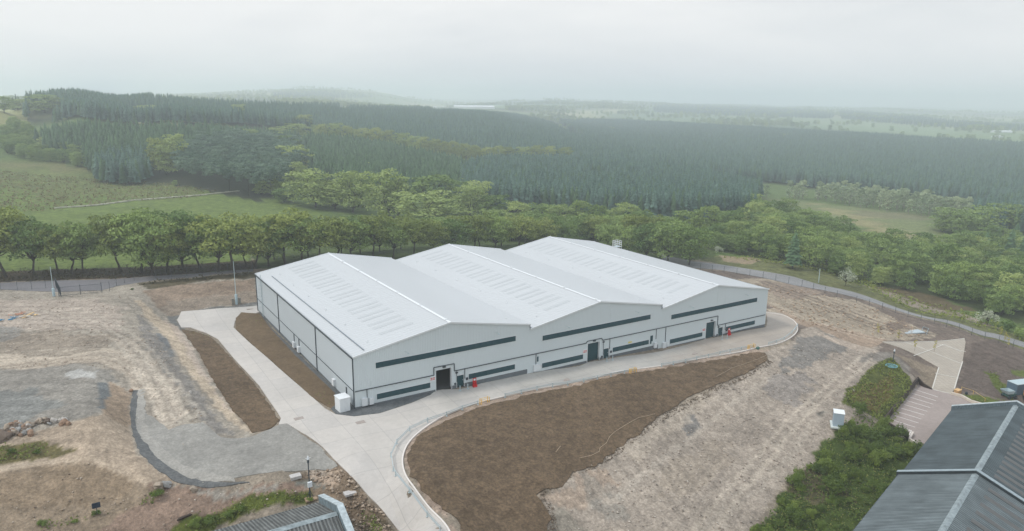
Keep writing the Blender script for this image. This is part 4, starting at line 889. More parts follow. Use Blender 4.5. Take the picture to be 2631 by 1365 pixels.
belt([(20,395,.7),(60,400,.75),(95,405,.8),(130,415,.75),(165,420,.8),(200,428,.8),(232,434,.75),(120,392,.7),(180,400,.8),(225,408,.8),(150,382,.7),(85,385,.65),(40,378,.6),(205,385,.7),(370,450,.3),(300,448,.25),(450,478,.3)], DD, 'field_edge_tree', 'grey green bushy tree on the far edge of the rough field', 'tree', 'bushy trees on the far field edge')
# scrub wood on the right: random stand inside outlines, single trees
def scatter(poly_px, step, jit=.45, seed=1):
    g = np.random.default_rng(seed); P = wp(poly_px); xs = [p[0] for p in P]; ys = [p[1] for p in P]
    AX, AY = np.meshgrid(np.arange(min(xs), max(xs), step), np.arange(min(ys), max(ys), step)); AX = AX+(g.random(AX.shape)-.5)*2*jit*step; AY = AY+(g.random(AY.shape)-.5)*2*jit*step
    M = inpoly(AX, AY, P); x = AX[M]; y = AY[M]; return x, y, hgt(x, y)
WOODR = [(1815,640),(1900,655),(2010,672),(2120,700),(2200,728),(2320,745),(2420,765),(2520,800),(2640,838),(2640,640),(2500,640),(2440,650),(2340,660),(2230,640),(2130,606),(2010,570),(1930,556),(1860,600)]
x, y, z = scatter(WOODR, 7.0, seed=5); DL = [0]*len(x); keep = rng.permutation(len(x))[:170]
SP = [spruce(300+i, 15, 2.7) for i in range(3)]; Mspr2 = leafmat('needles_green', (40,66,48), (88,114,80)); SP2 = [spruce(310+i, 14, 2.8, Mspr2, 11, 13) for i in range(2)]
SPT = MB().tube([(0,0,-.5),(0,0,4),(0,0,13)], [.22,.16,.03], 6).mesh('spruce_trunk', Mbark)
order = sorted(keep, key=lambda i: -((y[i]-CAM[1])**2+(x[i]-CAM[0])**2))
for j, i in enumerate(order):
    v = (DD[j % 3] if j % 5 else DV[j % 3]); s = .6+.5*random.random()**1.5
    put('wood_tree', (x[i], y[i], z[i]-.3), v, 'bushy green tree massed in the wood beyond the right hand fence', 'tree', 'green trees of the right hand wood', s, random.random()*6, PT)
WOODC = (x, y, z, keep)
for (px, pb, s, lb) in [(2036,690,.95,'tall dark conifer standing behind the right fence beside the lane bend'),(2140,645,.6,'small dark spruce among the green trees right of the tall conifer'),(1905,618,.5,'small spruce tip left of the tall conifer'),(2528,665,.9,'dark spruce left of the pair at the right edge'),(2555,690,.8,'shorter dark spruce in front at the right edge'),(2590,670,1.05,'broad dark spruce near the right edge'),(2622,690,1.1,'dark spruce cut by the right edge of the view'),(2605,640,.95,'dark spruce behind the broad one near the right edge'),(2575,560,1.1,'far dark spruce at the head of the copse on the right'),(2560,640,.8,'spruce top behind the pair at the right edge')]:
    b = G(px, pb); put('spruce', (b.x, b.y, b.z), (SP2[int(px) % 2], SPT), lb, 'tree', None, (s*1.3, s*1.3, s), px, PT)
box_trees([(2408,2490,540,598),(2480,2560,536,596),(2540,2610,526,590),(2600,2680,536,600),(2440,2500,548,604),(2405,2440,566,596)], DD, 'copse_tree', 'grey green tree of the copse beside the far clearing at the right', 'tree', 'trees of the copse by the far clearing', 8.6, 10.8)
# birches before the big plantation
x, y, z = scatter([(1935,478),(2030,480),(2200,508),(2350,530),(2490,548),(2490,566),(2300,548),(2120,520),(1935,505)], 9.5, seed=8)
bs = sorted(range(len(x)), key=lambda i: y[i])[:90]
for j, i in enumerate(bs): put('birch', (x[i], y[i], z[i]-.3), BV[j % 2], 'pale feathery birch in the strip before the big spruce plantation', 'tree', 'birches before the big plantation', .95+.45*random.random(), j, PT)
# blossom shrubs and saplings
for (px, pb, s, lb) in [(2170,735,2.2,'large white blossomed shrub beside the lane behind the right fence'),(2535,835,1.8,'white blossomed bush low on the slope at the right edge'),(1848,652,1.2,'pale blossomed shrub near the lane right of the warehouse roof')]:
    b = G(px, pb); o = put('blossom_shrub', (b.x, b.y, b.z), (bush(50+int(px), 3.2, 2.8, Mblos, 900, .22), broadleaf(60, 2, 1, Mblos, nl=10)[1]), lb, 'shrub', None, s, 0, ['foliage', 'stems'])
for (px, pb, s, lb) in [(2590,852,1.4,'yellow green bush at the right edge near the pale lane'),(2625,800,2.6,'tall rounded green bush cut by the right edge'),(2625,870,1.2,'low bush in the lower right corner of the wood')]:
    b = G(px, pb); put('shrub', (b.x, b.y, b.z), (bush(80+int(px), 3.2, 2.6, Mleafd, 800, .3),), lb, 'shrub', None, s, 0, ['foliage'])
Msap = leafmat('leaf_sapling', (120,118,48), (170,160,80))
def sapling(seed):
    q = random.Random(seed); mb = MB(); mb.tube([(0,0,-.1),(.05,0,1.5),(0,0,3.1)], [.035,.03,.01], 5)
    C = [(q.uniform(-.25,.25), q.uniform(-.25,.25), 1.1+i*.25) for i in range(8)]; 
    return leaves('sapling_crown', C, [(.28,.28,.3)]*8, 110, .2, Msap, seed), mb.mesh('sapling_trunk', Mbarkp)
SV = [sapling(400+i) for i in range(3)]
for i, (px, pb, lb) in enumerate([(2254,863,'leftmost of the staked saplings beside the soil ground'),(2307,880,'second staked sapling at the left end of the pale paving'),(2350,903,'third staked sapling in the middle of the pale paving'),(2400,905,'fourth staked sapling on the pale paving'),(2568,868,'yellow sapling at the top of the dark soil slope on the right'),(2580,882,'yellow sapling lower on the dark soil slope on the right'),(2588,895,'lowest yellow sapling of the dark soil slope')]):
    b = G(px, pb); put('sapling', (b.x, b.y, b.z), SV[i % 3], lb, 'young tree', 'staked saplings on the planted ground', 1., i, PT)
# nearest spruces of the middle block as single trees
def scatter_top(poly_px, h, step, jit=.42, seed=1):   # outline traced along the canopy
    g = np.random.default_rng(seed); P = [p[:2] for p in gpx(poly_px, off=h)]; xs = [p[0] for p in P]; ys = [p[1] for p in P]
    AX, AY = np.meshgrid(np.arange(min(xs), max(xs), step), np.arange(min(ys), max(ys), step)); AX = AX+(g.random(AX.shape)-.5)*2*jit*step; AY = AY+(g.random(AY.shape)-.5)*2*jit*step
    wob = 12*min(1, step/3.5); M = inpoly(AX+(fbm(AX*.03, AY*.03, 3)-.5)*2*wob, AY+(fbm(AX*.03+50, AY*.03, 3)-.5)*2*wob, P) & (fbm(AX*.02+9, AY*.02, 3) > .22); x = AX[M]; y = AY[M]; return x, y, hgt(x, y)
BLOCK = [(1180,420),(1215,398),(1300,393),(1400,392),(1500,395),(1640,406),(1800,422),(1950,458),(1952,500),(1800,503),(1650,500),(1500,490),(1400,482),(1290,478),(1190,452)]
x, y, z = scatter_top(BLOCK, 14, 3.0, seed=21); d_ = np.hypot(x-CAM[0], y-CAM[1]); o_ = np.argsort(d_); nearS = o_[:290]; restS = o_[290:]
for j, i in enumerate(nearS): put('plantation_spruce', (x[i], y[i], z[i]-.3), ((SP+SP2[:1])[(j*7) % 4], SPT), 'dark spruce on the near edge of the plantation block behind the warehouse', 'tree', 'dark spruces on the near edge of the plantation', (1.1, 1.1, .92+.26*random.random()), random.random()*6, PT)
stand = {'spruce': [np.stack([x[restS], y[restS], z[restS]], 1)], 'young': [], 'pine': [], 'leaf': []}
pb = G(1010, 520); put('young_spruce', (pb.x, pb.y, pb.z), (SP2[0], SPT), 'brighter green spruce at the front of the middle stand above the field corner', 'tree', None, 1, 0, PT)
pb = G(330, 452); put('young_spruce', (pb.x, pb.y, pb.z), (SP2[1], SPT), 'brighter green spruce at the front of the western wood above the rough field', 'tree', None, .9, 0, PT)
LONE = [(78,155,290),(345,405,306),(598,632,306),(-8,28,288),(30,64,284)]
def addst(kind, poly, step, seed, h=14.):
    a, b, c = scatter_top(poly, h, step, seed=seed)
    if seed == 23:      # leave clearings round the lone trees
        qd = (a-CAM[0])*fw[0]+(b-CAM[1])*fw[1]+(c-CAM[2])*fw[2]; qx = W/2+F*((a-CAM[0])*rt[0]+(b-CAM[1])*rt[1]+(c-CAM[2])*rt[2])/qd; d_ = np.hypot(a-CAM[0], b-CAM[1]); k_ = np.ones(len(a), bool)
        for x0_, x1_, yb in LONE:
            p = G((x0_+x1_)/2, yb); dt = math.hypot(p.x-CAM[0], p.y-CAM[1]); k_ &= ~((qx > x0_-6) & (qx < x1_+6) & (d_ > dt-75) & (d_ < dt+8))
        a, b, c = a[k_], b[k_], c[k_]
    stand[kind].append(np.stack([a, b, c], 1)); print(kind, seed, len(a), round(float(np.hypot(a-CAM[0], b-CAM[1]).min())), round(float(np.hypot(a-CAM[0], b-CAM[1]).max())))
addst('young', [(792,332),(900,340),(1000,354),(1070,370),(1190,398),(1180,452),(1150,452),(1020,440),(950,432),(860,422),(800,402)], 3.4, 22)
addst('spruce', [(32,244),(60,236),(120,231),(250,232),(400,240),(500,248),(640,258),(850,270),(1000,280),(1250,284),(1330,291),(1420,312),(1450,330),(1560,360),(1720,412),(1640,405),(1450,385),(1250,368),(1000,340),(850,316),(760,298),(620,280),(430,272),(200,266),(60,262)], 3.9, 23)
addst('spruce', [(1438,306),(1500,303),(1600,305),(1750,312),(2000,327),(2300,344),(2700,366),(2700,505),(2500,482),(2200,452),(1990,433),(1760,415),(1640,385),(1520,345)], 4.1, 24)
addst('young', [(70,326),(130,306),(250,300),(400,306),(560,310),(700,316),(770,328),(740,345),(640,340),(470,352),(390,365),(250,385),(170,350)], 3.8, 25)
addst('spruce', [(250,382),(300,375),(385,368),(390,410),(330,412),(255,405)], 3.2, 26)
addst('spruce', [(2500,500),(2700,506),(2700,545),(2560,530)], 4.0, 27)
addst('spruce', [(640,254),(870,262),(870,268),(640,264)], 9, 28)
addst('spruce', [(895,266),(1110,272),(1110,280),(895,276)], 8, 41)
addst('spruce', [(1680,264),(1850,267),(2080,280),(2140,288),(2140,296),(1680,280)], 14, 40)
addst('spruce', [(2160,280),(2300,290),(2440,304),(2631,318),(2631,324),(2400,314),(2160,296)], 14, 42)
addst('spruce', [(700,236),(780,230),(860,231),(960,244),(700,246)], 22, 43)
addst('pine', [(458,352),(600,338),(700,338),(762,350),(770,400),(740,438),(650,445),(560,428),(470,412)], 4.6, 29)
for p_, s_, k_ in (([(800,328),(1000,346),(1100,366),(1240,380),(1400,392),(1400,400),(1240,396),(1100,386),(1000,364),(820,342)], 8., 30), ([(1060,440),(1190,458),(1300,482),(1250,500),(1120,480),(1000,452),(860,428),(800,415),(860,425)], 8., 33), ([(30,300),(70,325),(160,352),(245,390),(255,412),(100,395),(0,370),(0,320)], 7., 34)):
    addst('leaf', p_, s_, k_, 6.)
x, y, z, kp_ = WOODC; r_ = np.setdiff1d(np.arange(len(x)), kp_); stand['leaf'].append(np.stack([x[r_], y[r_], z[r_]-.4], 1))
# hedges and small woods over the far farmland
gh = np.random.default_rng(77); hx = []; hy = []
for i in range(150):
    a_ = YA+gh.uniform(-.62, .62); d_ = 1400*(4.2**gh.random()); x_ = CAM[0]+math.sin(a_)*d_; y_ = CAM[1]+math.cos(a_)*d_; an = YA+math.pi/2+gh.normal()*.5 if gh.random() < .7 else YA+gh.normal()*.4; L_ = gh.uniform(150, 650)*(d_/2000)
    t = np.arange(0, L_, 9*max(1, d_/2500)); hx.append(x_+np.sin(an)*t+gh.normal(size=len(t))*5); hy.append(y_+np.cos(an)*t+gh.normal(size=len(t))*5)
for i in range(26):
    a_ = YA+gh.uniform(-.6, .6); d_ = 1900*(3.2**gh.random()); x_ = CAM[0]+math.sin(a_)*d_; y_ = CAM[1]+math.cos(a_)*d_; n_ = 160; hx.append(x_+gh.normal(size=n_)*d_*.03); hy.append(y_+gh.normal(size=n_)*d_*.012)
hx = np.concatenate(hx); hy = np.concatenate(hy); d_ = np.hypot(hx-CAM[0], hy-CAM[1]); far_ = np.clip((d_-2600)/2500, 0, 1); hz_ = hgt(hx, hy)+far_*(fbm(hx*.0012, hy*.0012, 4)-.5)*60
b_ = d_ > 1350; qx = (hx-CAM[0])*rt[0]+(hy-CAM[1])*rt[1]; qd = (hx-CAM[0])*fw[0]+(hy-CAM[1])*fw[1]; qx = W/2+F*qx/np.maximum(qd, 1); b_ &= ~((qx > 1080) & (qx < 1300) & (d_ < 3000)); b_ &= ~((qx > 1480) & (d_ < 2500) & (gh.random(len(hx)) < .7)); left_ = (hx-CAM[0])*math.cos(YA)-(hy-CAM[1])*math.sin(YA) < -.12*d_; b_ &= ~(left_ & (d_ < 1700)); stand['leaf2'] = [np.stack([hx[b_], hy[b_], hz_[b_]], 1)]
def forest(name, P, protos, label, seed, smin, smax, cat='forest'):
    g = np.random.default_rng(seed); me = bpy.data.meshes.new(name); me.vertices.add(len(P)); me.vertices.foreach_set('co', P.astype(np.float32).ravel())
    a = me.attributes.new('sc', 'FLOAT', 'POINT'); a.data.foreach_set('value', ((smin+(smax-smin)*g.random(len(P)))*(.9+.2*fbm(P[:, 0]*.02, P[:, 1]*.02, 3))).astype(np.float32))
    a = me.attributes.new('rot', 'FLOAT', 'POINT'); a.data.foreach_set('value', (g.random(len(P))*6.28).astype(np.float32))
    a = me.attributes.new('pick', 'INT', 'POINT'); a.data.foreach_set('value', g.integers(0, len(protos), len(P)).astype(np.int32))
    o = bpy.data.objects.new(name, me); col.objects.link(o); tag(o, label, cat, None, 'stuff')
    ng = bpy.data.node_groups.new(name+'_nodes', 'GeometryNodeTree'); ng.interface.new_socket('Geometry', in_out='INPUT', socket_type='NodeSocketGeometry'); ng.interface.new_socket('Geometry', in_out='OUTPUT', socket_type='NodeSocketGeometry')
    n, l = ng.nodes, ng.links; gi = n.new('NodeGroupInput'); go = n.new('NodeGroupOutput'); ip = n.new('GeometryNodeInstanceOnPoints'); jn = n.new('GeometryNodeJoinGeometry')
    for pr in protos[::-1]:
        oi = n.new('GeometryNodeObjectInfo'); oi.transform_space = 'ORIGINAL'; oi.inputs['Object'].default_value = pr; oi.inputs['As Instance'].default_value = True; l.new(oi.outputs['Geometry'], jn.inputs[0])
    def na(nm, t):
        q = n.new('GeometryNodeInputNamedAttribute'); q.data_type = t; q.inputs[0].default_value = nm; return q.outputs[0]
    mp_ = n.new('GeometryNodeMeshToPoints'); l.new(gi.outputs[0], mp_.inputs[0]); l.new(mp_.outputs[0], ip.inputs['Points'])
    l.new(jn.outputs[0], ip.inputs['Instance']); ip.inputs['Pick Instance'].default_value = True; l.new(na('pick', 'INT'), ip.inputs['Instance Index'])
    cx_ = n.new('ShaderNodeCombineXYZ'); l.new(na('rot', 'FLOAT'), cx_.inputs[2]); l.new(cx_.outputs[0], ip.inputs['Rotation'])
    l.new(na('sc', 'FLOAT'), ip.inputs['Scale']); l.new(ip.outputs[0], go.inputs[0])
    md = o.modifiers.new('stand', 'NODES'); md.node_group = ng; return o
def first(nm, cr='crown', cond=None):
    r = []
    for o in bpy.data.objects:
        if o.name.startswith(nm) and o.type == 'EMPTY':
            for c in o.children:
                if c.name.startswith(cr) and c.data.name not in [q.data.name for q in r]: r.append(c)
    return r
pp = pine(500); pb = G(640, 505); put('pine', (pb.x, pb.y, pb.z), pp, 'tall thin pine standing at the near corner of the western wood', 'tree', None, 1, 0, PT)
pp = pine(501); pb = G(590, 492); put('pine', (pb.x, pb.y, pb.z), pp, 'pine on the field edge left of the near corner of the western wood', 'tree', None, 1, 0, PT)
bpy.context.view_layer.update()
forest('spruce_plantation', np.concatenate(stand['spruce']), first('plantation_spruce'), 'dense blue green spruce plantations covering the hills behind the warehouse', 1, .9, 1.08)
forest('young_plantation', np.concatenate(stand['young']), first('young_spruce'), 'greener mixed conifer stands in the middle distance above the field', 5, .8, 1.1)
forest('pine_wood', np.concatenate(stand['pine']), first('pine'), 'dull grey green pine stand beside the rough field on the left', 2, .8, 1.15)
forest('mixed_wood', np.concatenate(stand['leaf']), first('wood_tree')+first('field_edge_tree'), 'mixed green woodland between the plantations and the far fields', 3, .45, .8)
forest('hedgerow_trees', np.concatenate(stand['leaf2']), first('wood_tree'), 'scattered hedges and small woods over the hazy far farmland', 7, .6, 1.1)
print('trees', sum(len(s) for v in stand.values() for s in v), 'single', NB[0])
# ---------------- dark roofed buildings in the foreground ----------------
def roofmat(name, c, k=.86, streak=.35, per=.45, x0=0.):
    m, n, l, p = newmat(name); t = n.new('ShaderNodeTexCoord'); mp = n.new('ShaderNodeMapping'); mp.inputs['Scale'].default_value = (3.0, .25, .25); l.new(t.outputs['Object'], mp.inputs[0])
    a = n.new('ShaderNodeTexNoise'); a.inputs['Scale'].default_value = 1; a.inputs['Detail'].default_value = 8; a.inputs['Roughness'].default_value = .75; l.new(mp.outputs[0], a.inputs[0])
    a2 = n.new('ShaderNodeTexNoise'); a2.inputs['Scale'].default_value = .3; a2.inputs['Detail'].default_value = 4; l.new(t.outputs['Object'], a2.inputs[0])
    c_ = [v*k for v in S(c)]
    r = n.new('ShaderNodeMapRange'); r.inputs[1].default_value = .3; r.inputs[2].default_value = .7; r.inputs[3].default_value = 1-streak; r.inputs[4].default_value = 1+streak; l.new(a.outputs[0], r.inputs[0])
    r2 = n.new('ShaderNodeMapRange'); r2.inputs[1].default_value = .3; r2.inputs[2].default_value = .7; r2.inputs[3].default_value = .8; r2.inputs[4].default_value = 1.25; l.new(a2.outputs[0], r2.inputs[0])
    mu = n.new('ShaderNodeMath'); mu.operation = 'MULTIPLY'; l.new(r.outputs[0], mu.inputs[0]); l.new(r2.outputs[0], mu.inputs[1])
    sp = n.new('ShaderNodeSeparateXYZ'); l.new(t.outputs['Object'], sp.inputs[0])
    ws = n.new('ShaderNodeMath'); ws.operation = 'MULTIPLY_ADD'; ws.inputs[1].default_value = 1/per; ws.inputs[2].default_value = -x0/per+1000; l.new(sp.outputs[0], ws.inputs[0])
    wf_ = n.new('ShaderNodeMath'); wf_.operation = 'FRACT'; l.new(ws.outputs[0], wf_.inputs[0]); wr = n.new('ShaderNodeMapRange'); wr.inputs[1].default_value = .38; wr.inputs[2].default_value = .5; wr.inputs[3].default_value = .62; wr.inputs[4].default_value = 1.22; l.new(wf_.outputs[0], wr.inputs[0])
    mu2 = n.new('ShaderNodeMath'); mu2.operation = 'MULTIPLY'; l.new(mu.outputs[0], mu2.inputs[0]); l.new(wr.outputs[0], mu2.inputs[1]); mu = mu2
    v = n.new('ShaderNodeVectorMath'); v.operation = 'SCALE'; v.inputs[0].default_value = c_; l.new(mu.outputs[0], v.inputs['Scale']); l.new(v.outputs[0], p.inputs['Base Color']); p.inputs['Roughness'].default_value = .75; p.inputs['Specular IOR Level'].default_value = .15
    return m
MRa = roofmat('weathered_roof', (88,98,101), k=.72, streak=.3, x0=-33.6); MRb = roofmat('weathered_roof_pale', (108,117,119), k=.78, streak=.3, x0=-75.); Mcap = mat('roof_cap', (140,150,152), rough=.7, var=.35, scale=1.5, k=.86)
Mparw = mat('parapet_pale', (176,186,188), rough=.7, var=.35, scale=1.2, stretch=(1,1,.3), k=.86); Mpard = mat('parapet_dark', (44,52,56), rough=.6, var=.3, scale=1.5); Mrl = mat('rooflight_dark', (84,84,82), rough=.4, var=.12); Mwalld = mat('old_wall', (120,116,108), rough=.9, var=.2)
def ribs_slope(P0, du, dv, Lu, Lv, per_, dep, m, name, parent, vary=None):
    """corrugated slope: u runs along the ridge, v down the slope"""
    du = Vector(du); dv = Vector(dv); nn_ = du.cross(dv); nn_ = nn_ if nn_.z > 0 else -nn_; P0 = Vector(P0); V = []; Fc = []; u = 0; us = []
    while u < Lu:
        us += [(u,0),(u+per_*.35,0),(u+per_*.5,dep),(u+per_*.85,dep)]; u += per_
    us = [q for q in us if q[0] < Lu]+[(Lu,0)]
    for u, h in us: V += [P0+du*u+nn_*h, P0+du*u+dv*Lv+nn_*h]
    for i in range(len(us)-1): Fc.append((2*i,2*i+1,2*i+3,2*i+2))
    return MB().add(V, Fc).build(name, m, parent)
def shed(name, label, org, ang, x0, x1, ze, rise, w, zg, Mr, lights, hw=None, parx=None, per_=.45, capw=.42):
    """ridge along local x; eave nearest the warehouse at local y=0, ridge at y=-w"""
    T = empty(name, (org[0], org[1], 0), label, 'building', None, ang)
    sl_ = math.hypot(w, rise); dn = Vector((0, w/sl_, -rise/sl_)); ds = Vector((0, -w/sl_, -rise/sl_))
    ribs_slope((x0, -w, ze+rise), (1,0,0), dn, x1-x0, sl_+.25, per_, .07, Mr, 'roof_slope', T)
    fs = ribs_slope((x0, -w, ze+rise), (1,0,0), ds, x1-x0, sl_+.25, per_, .07, Mr, 'roof_slope', T)
    mb = MB(); z = ze+rise; mb.add([(x0,-w-capw,z-capw*rise/w+.09),(x0,-w,z+.12),(x0,-w+capw,z-capw*rise/w+.09),(x1,-w-capw,z-capw*rise/w+.09),(x1,-w,z+.12),(x1,-w+capw,z-capw*rise/w+.09)], [(0,1,4,3),(1,2,5,4)]); mb.build('ridge_cap', Mcap, T)
    mb = MB(); mb.box(x0+.05, x1-.05, -2*w+.2, -.1, zg, ze-.15); mb.build('wall', Mwalld, T)
    mb = MB(); 
    for xx in (x0+.04, x1-.1): mb.add([(xx,-2*w+.2,ze-.2),(xx,-.1,ze-.2),(xx,-w,ze+rise-.12)], [(0,1,2)])
    mb.build('gable_wall', Mwalld, T)
    mb = MB(); mb.box(x0, x1, .12, .3, ze-.22, ze-.05); mb.build('gutter', Mpard, T)
    if lights:
        u = lights[0]
        while u < lights[1]:
            s_ = MB(); a0, a1 = 2.1, sl_-2.0
            for q in range(3):
                b0 = u+q*.33; 
                A = [Vector((b0, -w, ze+rise))+ds*a0, Vector((b0+.3, -w, ze+rise))+ds*a0, Vector((b0+.3, -w, ze+rise))+ds*a1, Vector((b0, -w, ze+rise))+ds*a1]
                s_.add([p+Vector((0,0,.1)) for p in A], [(0,1,2,3)])
            s_.build('rooflight', Mrl, fs); u += lights[2]
    return T
AE = math.radians(15.1)
P0 = atz(2450, 1053, -4.2)
RA = shed('dark_roofed_shed', 'dark ribbed roof of the lower shed beside the car park', (P0[0], P0[1]), AE, -33.6, 0, -4.2, 3.7, 9.2, -9.6, MRa, (-32.4, -2.5, 1.95))
RB = shed('dark_roofed_shed', 'dark ribbed roof of the nearer, slightly higher shed in the bottom right corner', (P0[0], P0[1]), AE, -75, -33.75, -3.75, 3.8, 9.45, -10, MRb, (-73, -35.2, 2.6))
def parapet(T, x, w, ze, rise, t, h, over=.4, names=('parapet',), mt=None, md=None):
    mt = mt or Mparw
    for s in (1, -1):
        a = Vector((x, -w+s*(w+over), ze-rise*over/w)); b = Vector((x, -w, ze+rise)); up_ = Vector((0,0,h))
        mb = MB(); V = []
        for p in (a, b):
            for dx in (-t/2, t/2):
                V += [p+Vector((dx,0,-.25)), p+Vector((dx,0,h))]
        mb.add(V, [(0,1,5,4),(2,6,7,3),(1,3,7,5),(0,4,6,2),(0,2,3,1)]); o = mb.build('parapet', md or Mpard, T)
        mb = MB(); mb.beam(a+up_+Vector((0,0,.04)), b+up_+Vector((0,0,.04)), t+.14, .09); mb.build('coping', mt, o)
parapet(RA, .2, 9.2, -4.2, 3.7, .45, .75, md=mat('parapet_stained', (88,102,108), rough=.7, var=.5, scale=2.5, stretch=(1,3,.5)))
parapet(RB, -33.9, 9.45, -3.75, 3.8, .5, .55, over=.5, mt=mat('coping_grey', (140,152,156), rough=.6, var=.2))
# shed at the bottom edge left
PL = atz(813, 1294, -2.)
LB = shed('weathered_shed', 'weathered grey ribbed roof with pale gable parapet at the bottom edge beside the road', (PL[0], PL[1]), math.radians(-1.5), -45, .3, -2.0, 3.0, 8.3, -6.6, roofmat('stained_roof', (108,110,108), k=.8, streak=.5, x0=-45.), None, capw=.5)
parapet(LB, .75, 8.3, -2., 3.0, .7, 1.0, over=.3, md=mat('parapet_streaked', (110,124,130), rough=.8, var=.6, scale=2.2, stretch=(1,2.5,.5)))
# ---------------- retaining walls of the car park ----------------
Mtimb = mat('dark_timber', (58,48,42), rough=.9, var=.25, scale=3); 
def wallrun(name, pts_, z0, z1, t, m, label, cat='wall'):
    mb = MB()
    for (a, b), za, zb in zip(zip(pts_[:-1], pts_[1:]), z1[:-1], z1[1:]):
        a = Vector((a[0], a[1], 0)); b = Vector((b[0], b[1], 0)); d = (b-a).normalized(); n_ = Vector((-d.y, d.x, 0))*t/2
        mb.add([a+n_+Vector((0,0,z0)), a-n_+Vector((0,0,z0)), b-n_+Vector((0,0,z0)), b+n_+Vector((0,0,z0)), a+n_+Vector((0,0,za)), a-n_+Vector((0,0,za)), b-n_+Vector((0,0,zb)), b+n_+Vector((0,0,zb))], [(4,5,6,7),(0,1,5,4),(1,2,6,5),(2,3,7,6),(3,0,4,7)])
    return tag(mb.build(name, m), label, cat)
q = [tuple(atz(x, y, -9.)[:2]) for x, y in [(2268,1092),(2357,986)]]
wallrun('retaining_wall', q, -9.6, [-7.7,-7.4], .3, Mtimb, 'long dark timber retaining wall along the parking bays')
q = [tuple(atz(x, y, -9.)[:2]) for x, y in [(2357,985),(2372,994),(2395,1001)]]
wallrun('retaining_wall', q, -9.6, [-7.6,-8.2,-8.8], .25, Mtimb, 'short curved dark edging where the bays meet the paved path')
q = [tuple(atz(x, y, -9.)[:2]) for x, y in [(2268,1092),(2300,1106),(2318,1113),(2338,1130)]]
wallrun('retaining_wall', q, -9.9, [-7.8,-8.2,-8.4,-8.5], .3, Mtimb, 'dark stepped wall at the lower left corner of the car park')
q = [tuple(atz(x, y, -9.)[:2]) for x, y in [(2345,1118),(2336,1132),(2372,1150)]]
wallrun('low_wall', q, -9.9, [-8.3,-8.5,-8.8], .35, mat('pale_stone', (196,186,176), var=.1), 'pale low wall end at the bottom corner of the car park')
q = [tuple(atz(x, y, -9.)[:2]) for x, y in [(2443,1013),(2470,1020),(2495,1034),(2530,1044)]]
wallrun('low_wall', q, -9.5, [-8.5,-8.5,-8.5,-8.5], .35, mat('pale_stone2', (196,186,172), var=.1), 'pale low wall between the car park and the planted bank')
# ---------------- street furniture and site things ----------------
Mrail = mat('rail_galv', (176,188,190), rough=.4, metal=.2, var=.06); Myel = mat('safety_yellow', (226,178,70), rough=.5, var=.08); Mred = mat('fire_red', (186,24,30), rough=.45, var=.05)
RL_PX = [(1131,1365),(1098,1327),(1052,1265),(1017,1222),(1011,1210),(1005,1174),(1020,1140),(1053,1107),(1099,1084),(1148,1068),(1188,1052),(1228,1039),(1258,1033),(1298,1020),(1340,1010),(1380,1001),(1420,993),(1459,989),(1500,980),(1535,973),(1570,966),(1605,959),(1632,954),(1665,949),(1700,941),(1730,936),(1762,930),(1790,923),(1820,917),(1850,910),(1876,904),(1905,898),(1935,893),(1975,886),(1995,880),(2015,872),(2035,856),(2044,845),(2049,838)]
rl = []
for x, y in RL_PX:
    b = G(x, y+2); rl.append(b)
def railrun(a, b, label):
    P = rl[a:b]; T = empty('crash_barrier', P[0], label, 'crash barrier', 'crash barrier runs between the yellow gates'); o = P[0]
    pp_ = resample([(p.x, p.y) for p in P], 100); L0 = [Vector((p[0], p[1], H1(p[0], p[1]))) for p in pp_]
    for h in (.72, .45):
        mb = MB()
        for s, t in zip(L0[:-1], L0[1:]): mb.beam(s-o+Vector((0,0,h)), t-o+Vector((0,0,h)), .06, .1)
        mb.build('rail', Mrail, T)
    for i, p in enumerate(L0):
        mb = MB(); mb.beam(p-o+Vector((0,.05,0)), p-o+Vector((0,.05,.86)), .12); mb.box(p.x-o.x-.14, p.x-o.x+.14, p.y-o.y-.1, p.y-o.y+.18, p.z-o.z, p.z-o.z+.1); mb.build('post', Mrail, T)
railrun(0, 12, 'galvanised crash barrier run curving round the soil bed to the nearest yellow gate')
railrun(13, 23, 'galvanised crash barrier run between the nearest and the middle yellow gate')
railrun(24, 33, 'galvanised crash barrier run between the middle and the farthest yellow gate')
railrun(33, 39, 'galvanised crash barrier run round the far right end of the yard')
for (pa, pb, lb) in (((1233,1040),(1253,1034),'nearest yellow gate in the crash barrier'),((1617,961),(1631,957),'middle yellow gate in the crash barrier'),((1921,899),(1936,895),'farthest yellow gate in the crash barrier')):
    a = G(*pa); b = G(*pb); T = empty('pedestrian_gate', a, lb, 'gate', 'yellow gates in the crash barrier'); d = b-a
    for t in (0, 1):
        mb = MB(); mb.beam(d*t, d*t+Vector((0,0,1.15)), .1); mb.beam(d*t+Vector((.25,-.15,0)), d*t+Vector((.25,-.15,1.0)), .09); mb.build('post', Myel, T)
    mb = MB()
    for h in (.45, .75, 1.05): mb.beam(d*.05+Vector((0,0,h)), d*.95+Vector((0,0,h)), .05)
    mb.build('gate_leaf', Myel, T)
o = G(1947, 897); T = empty('valve_stand', o, 'small green valve stand beside the farthest yellow gate', 'valve'); mb = MB(); mb.box(-.35,.35,-.2,.2,0,.45); mb.tube([(0,0,.45),(0,0,.75)], .06); mb.build('body', mat('green_paint', (70,110,100)), T); mb = MB(); mb.tube([(-.2,0,.75),(.2,0,.75)], .05); mb.build('handwheel', Mrail, T)
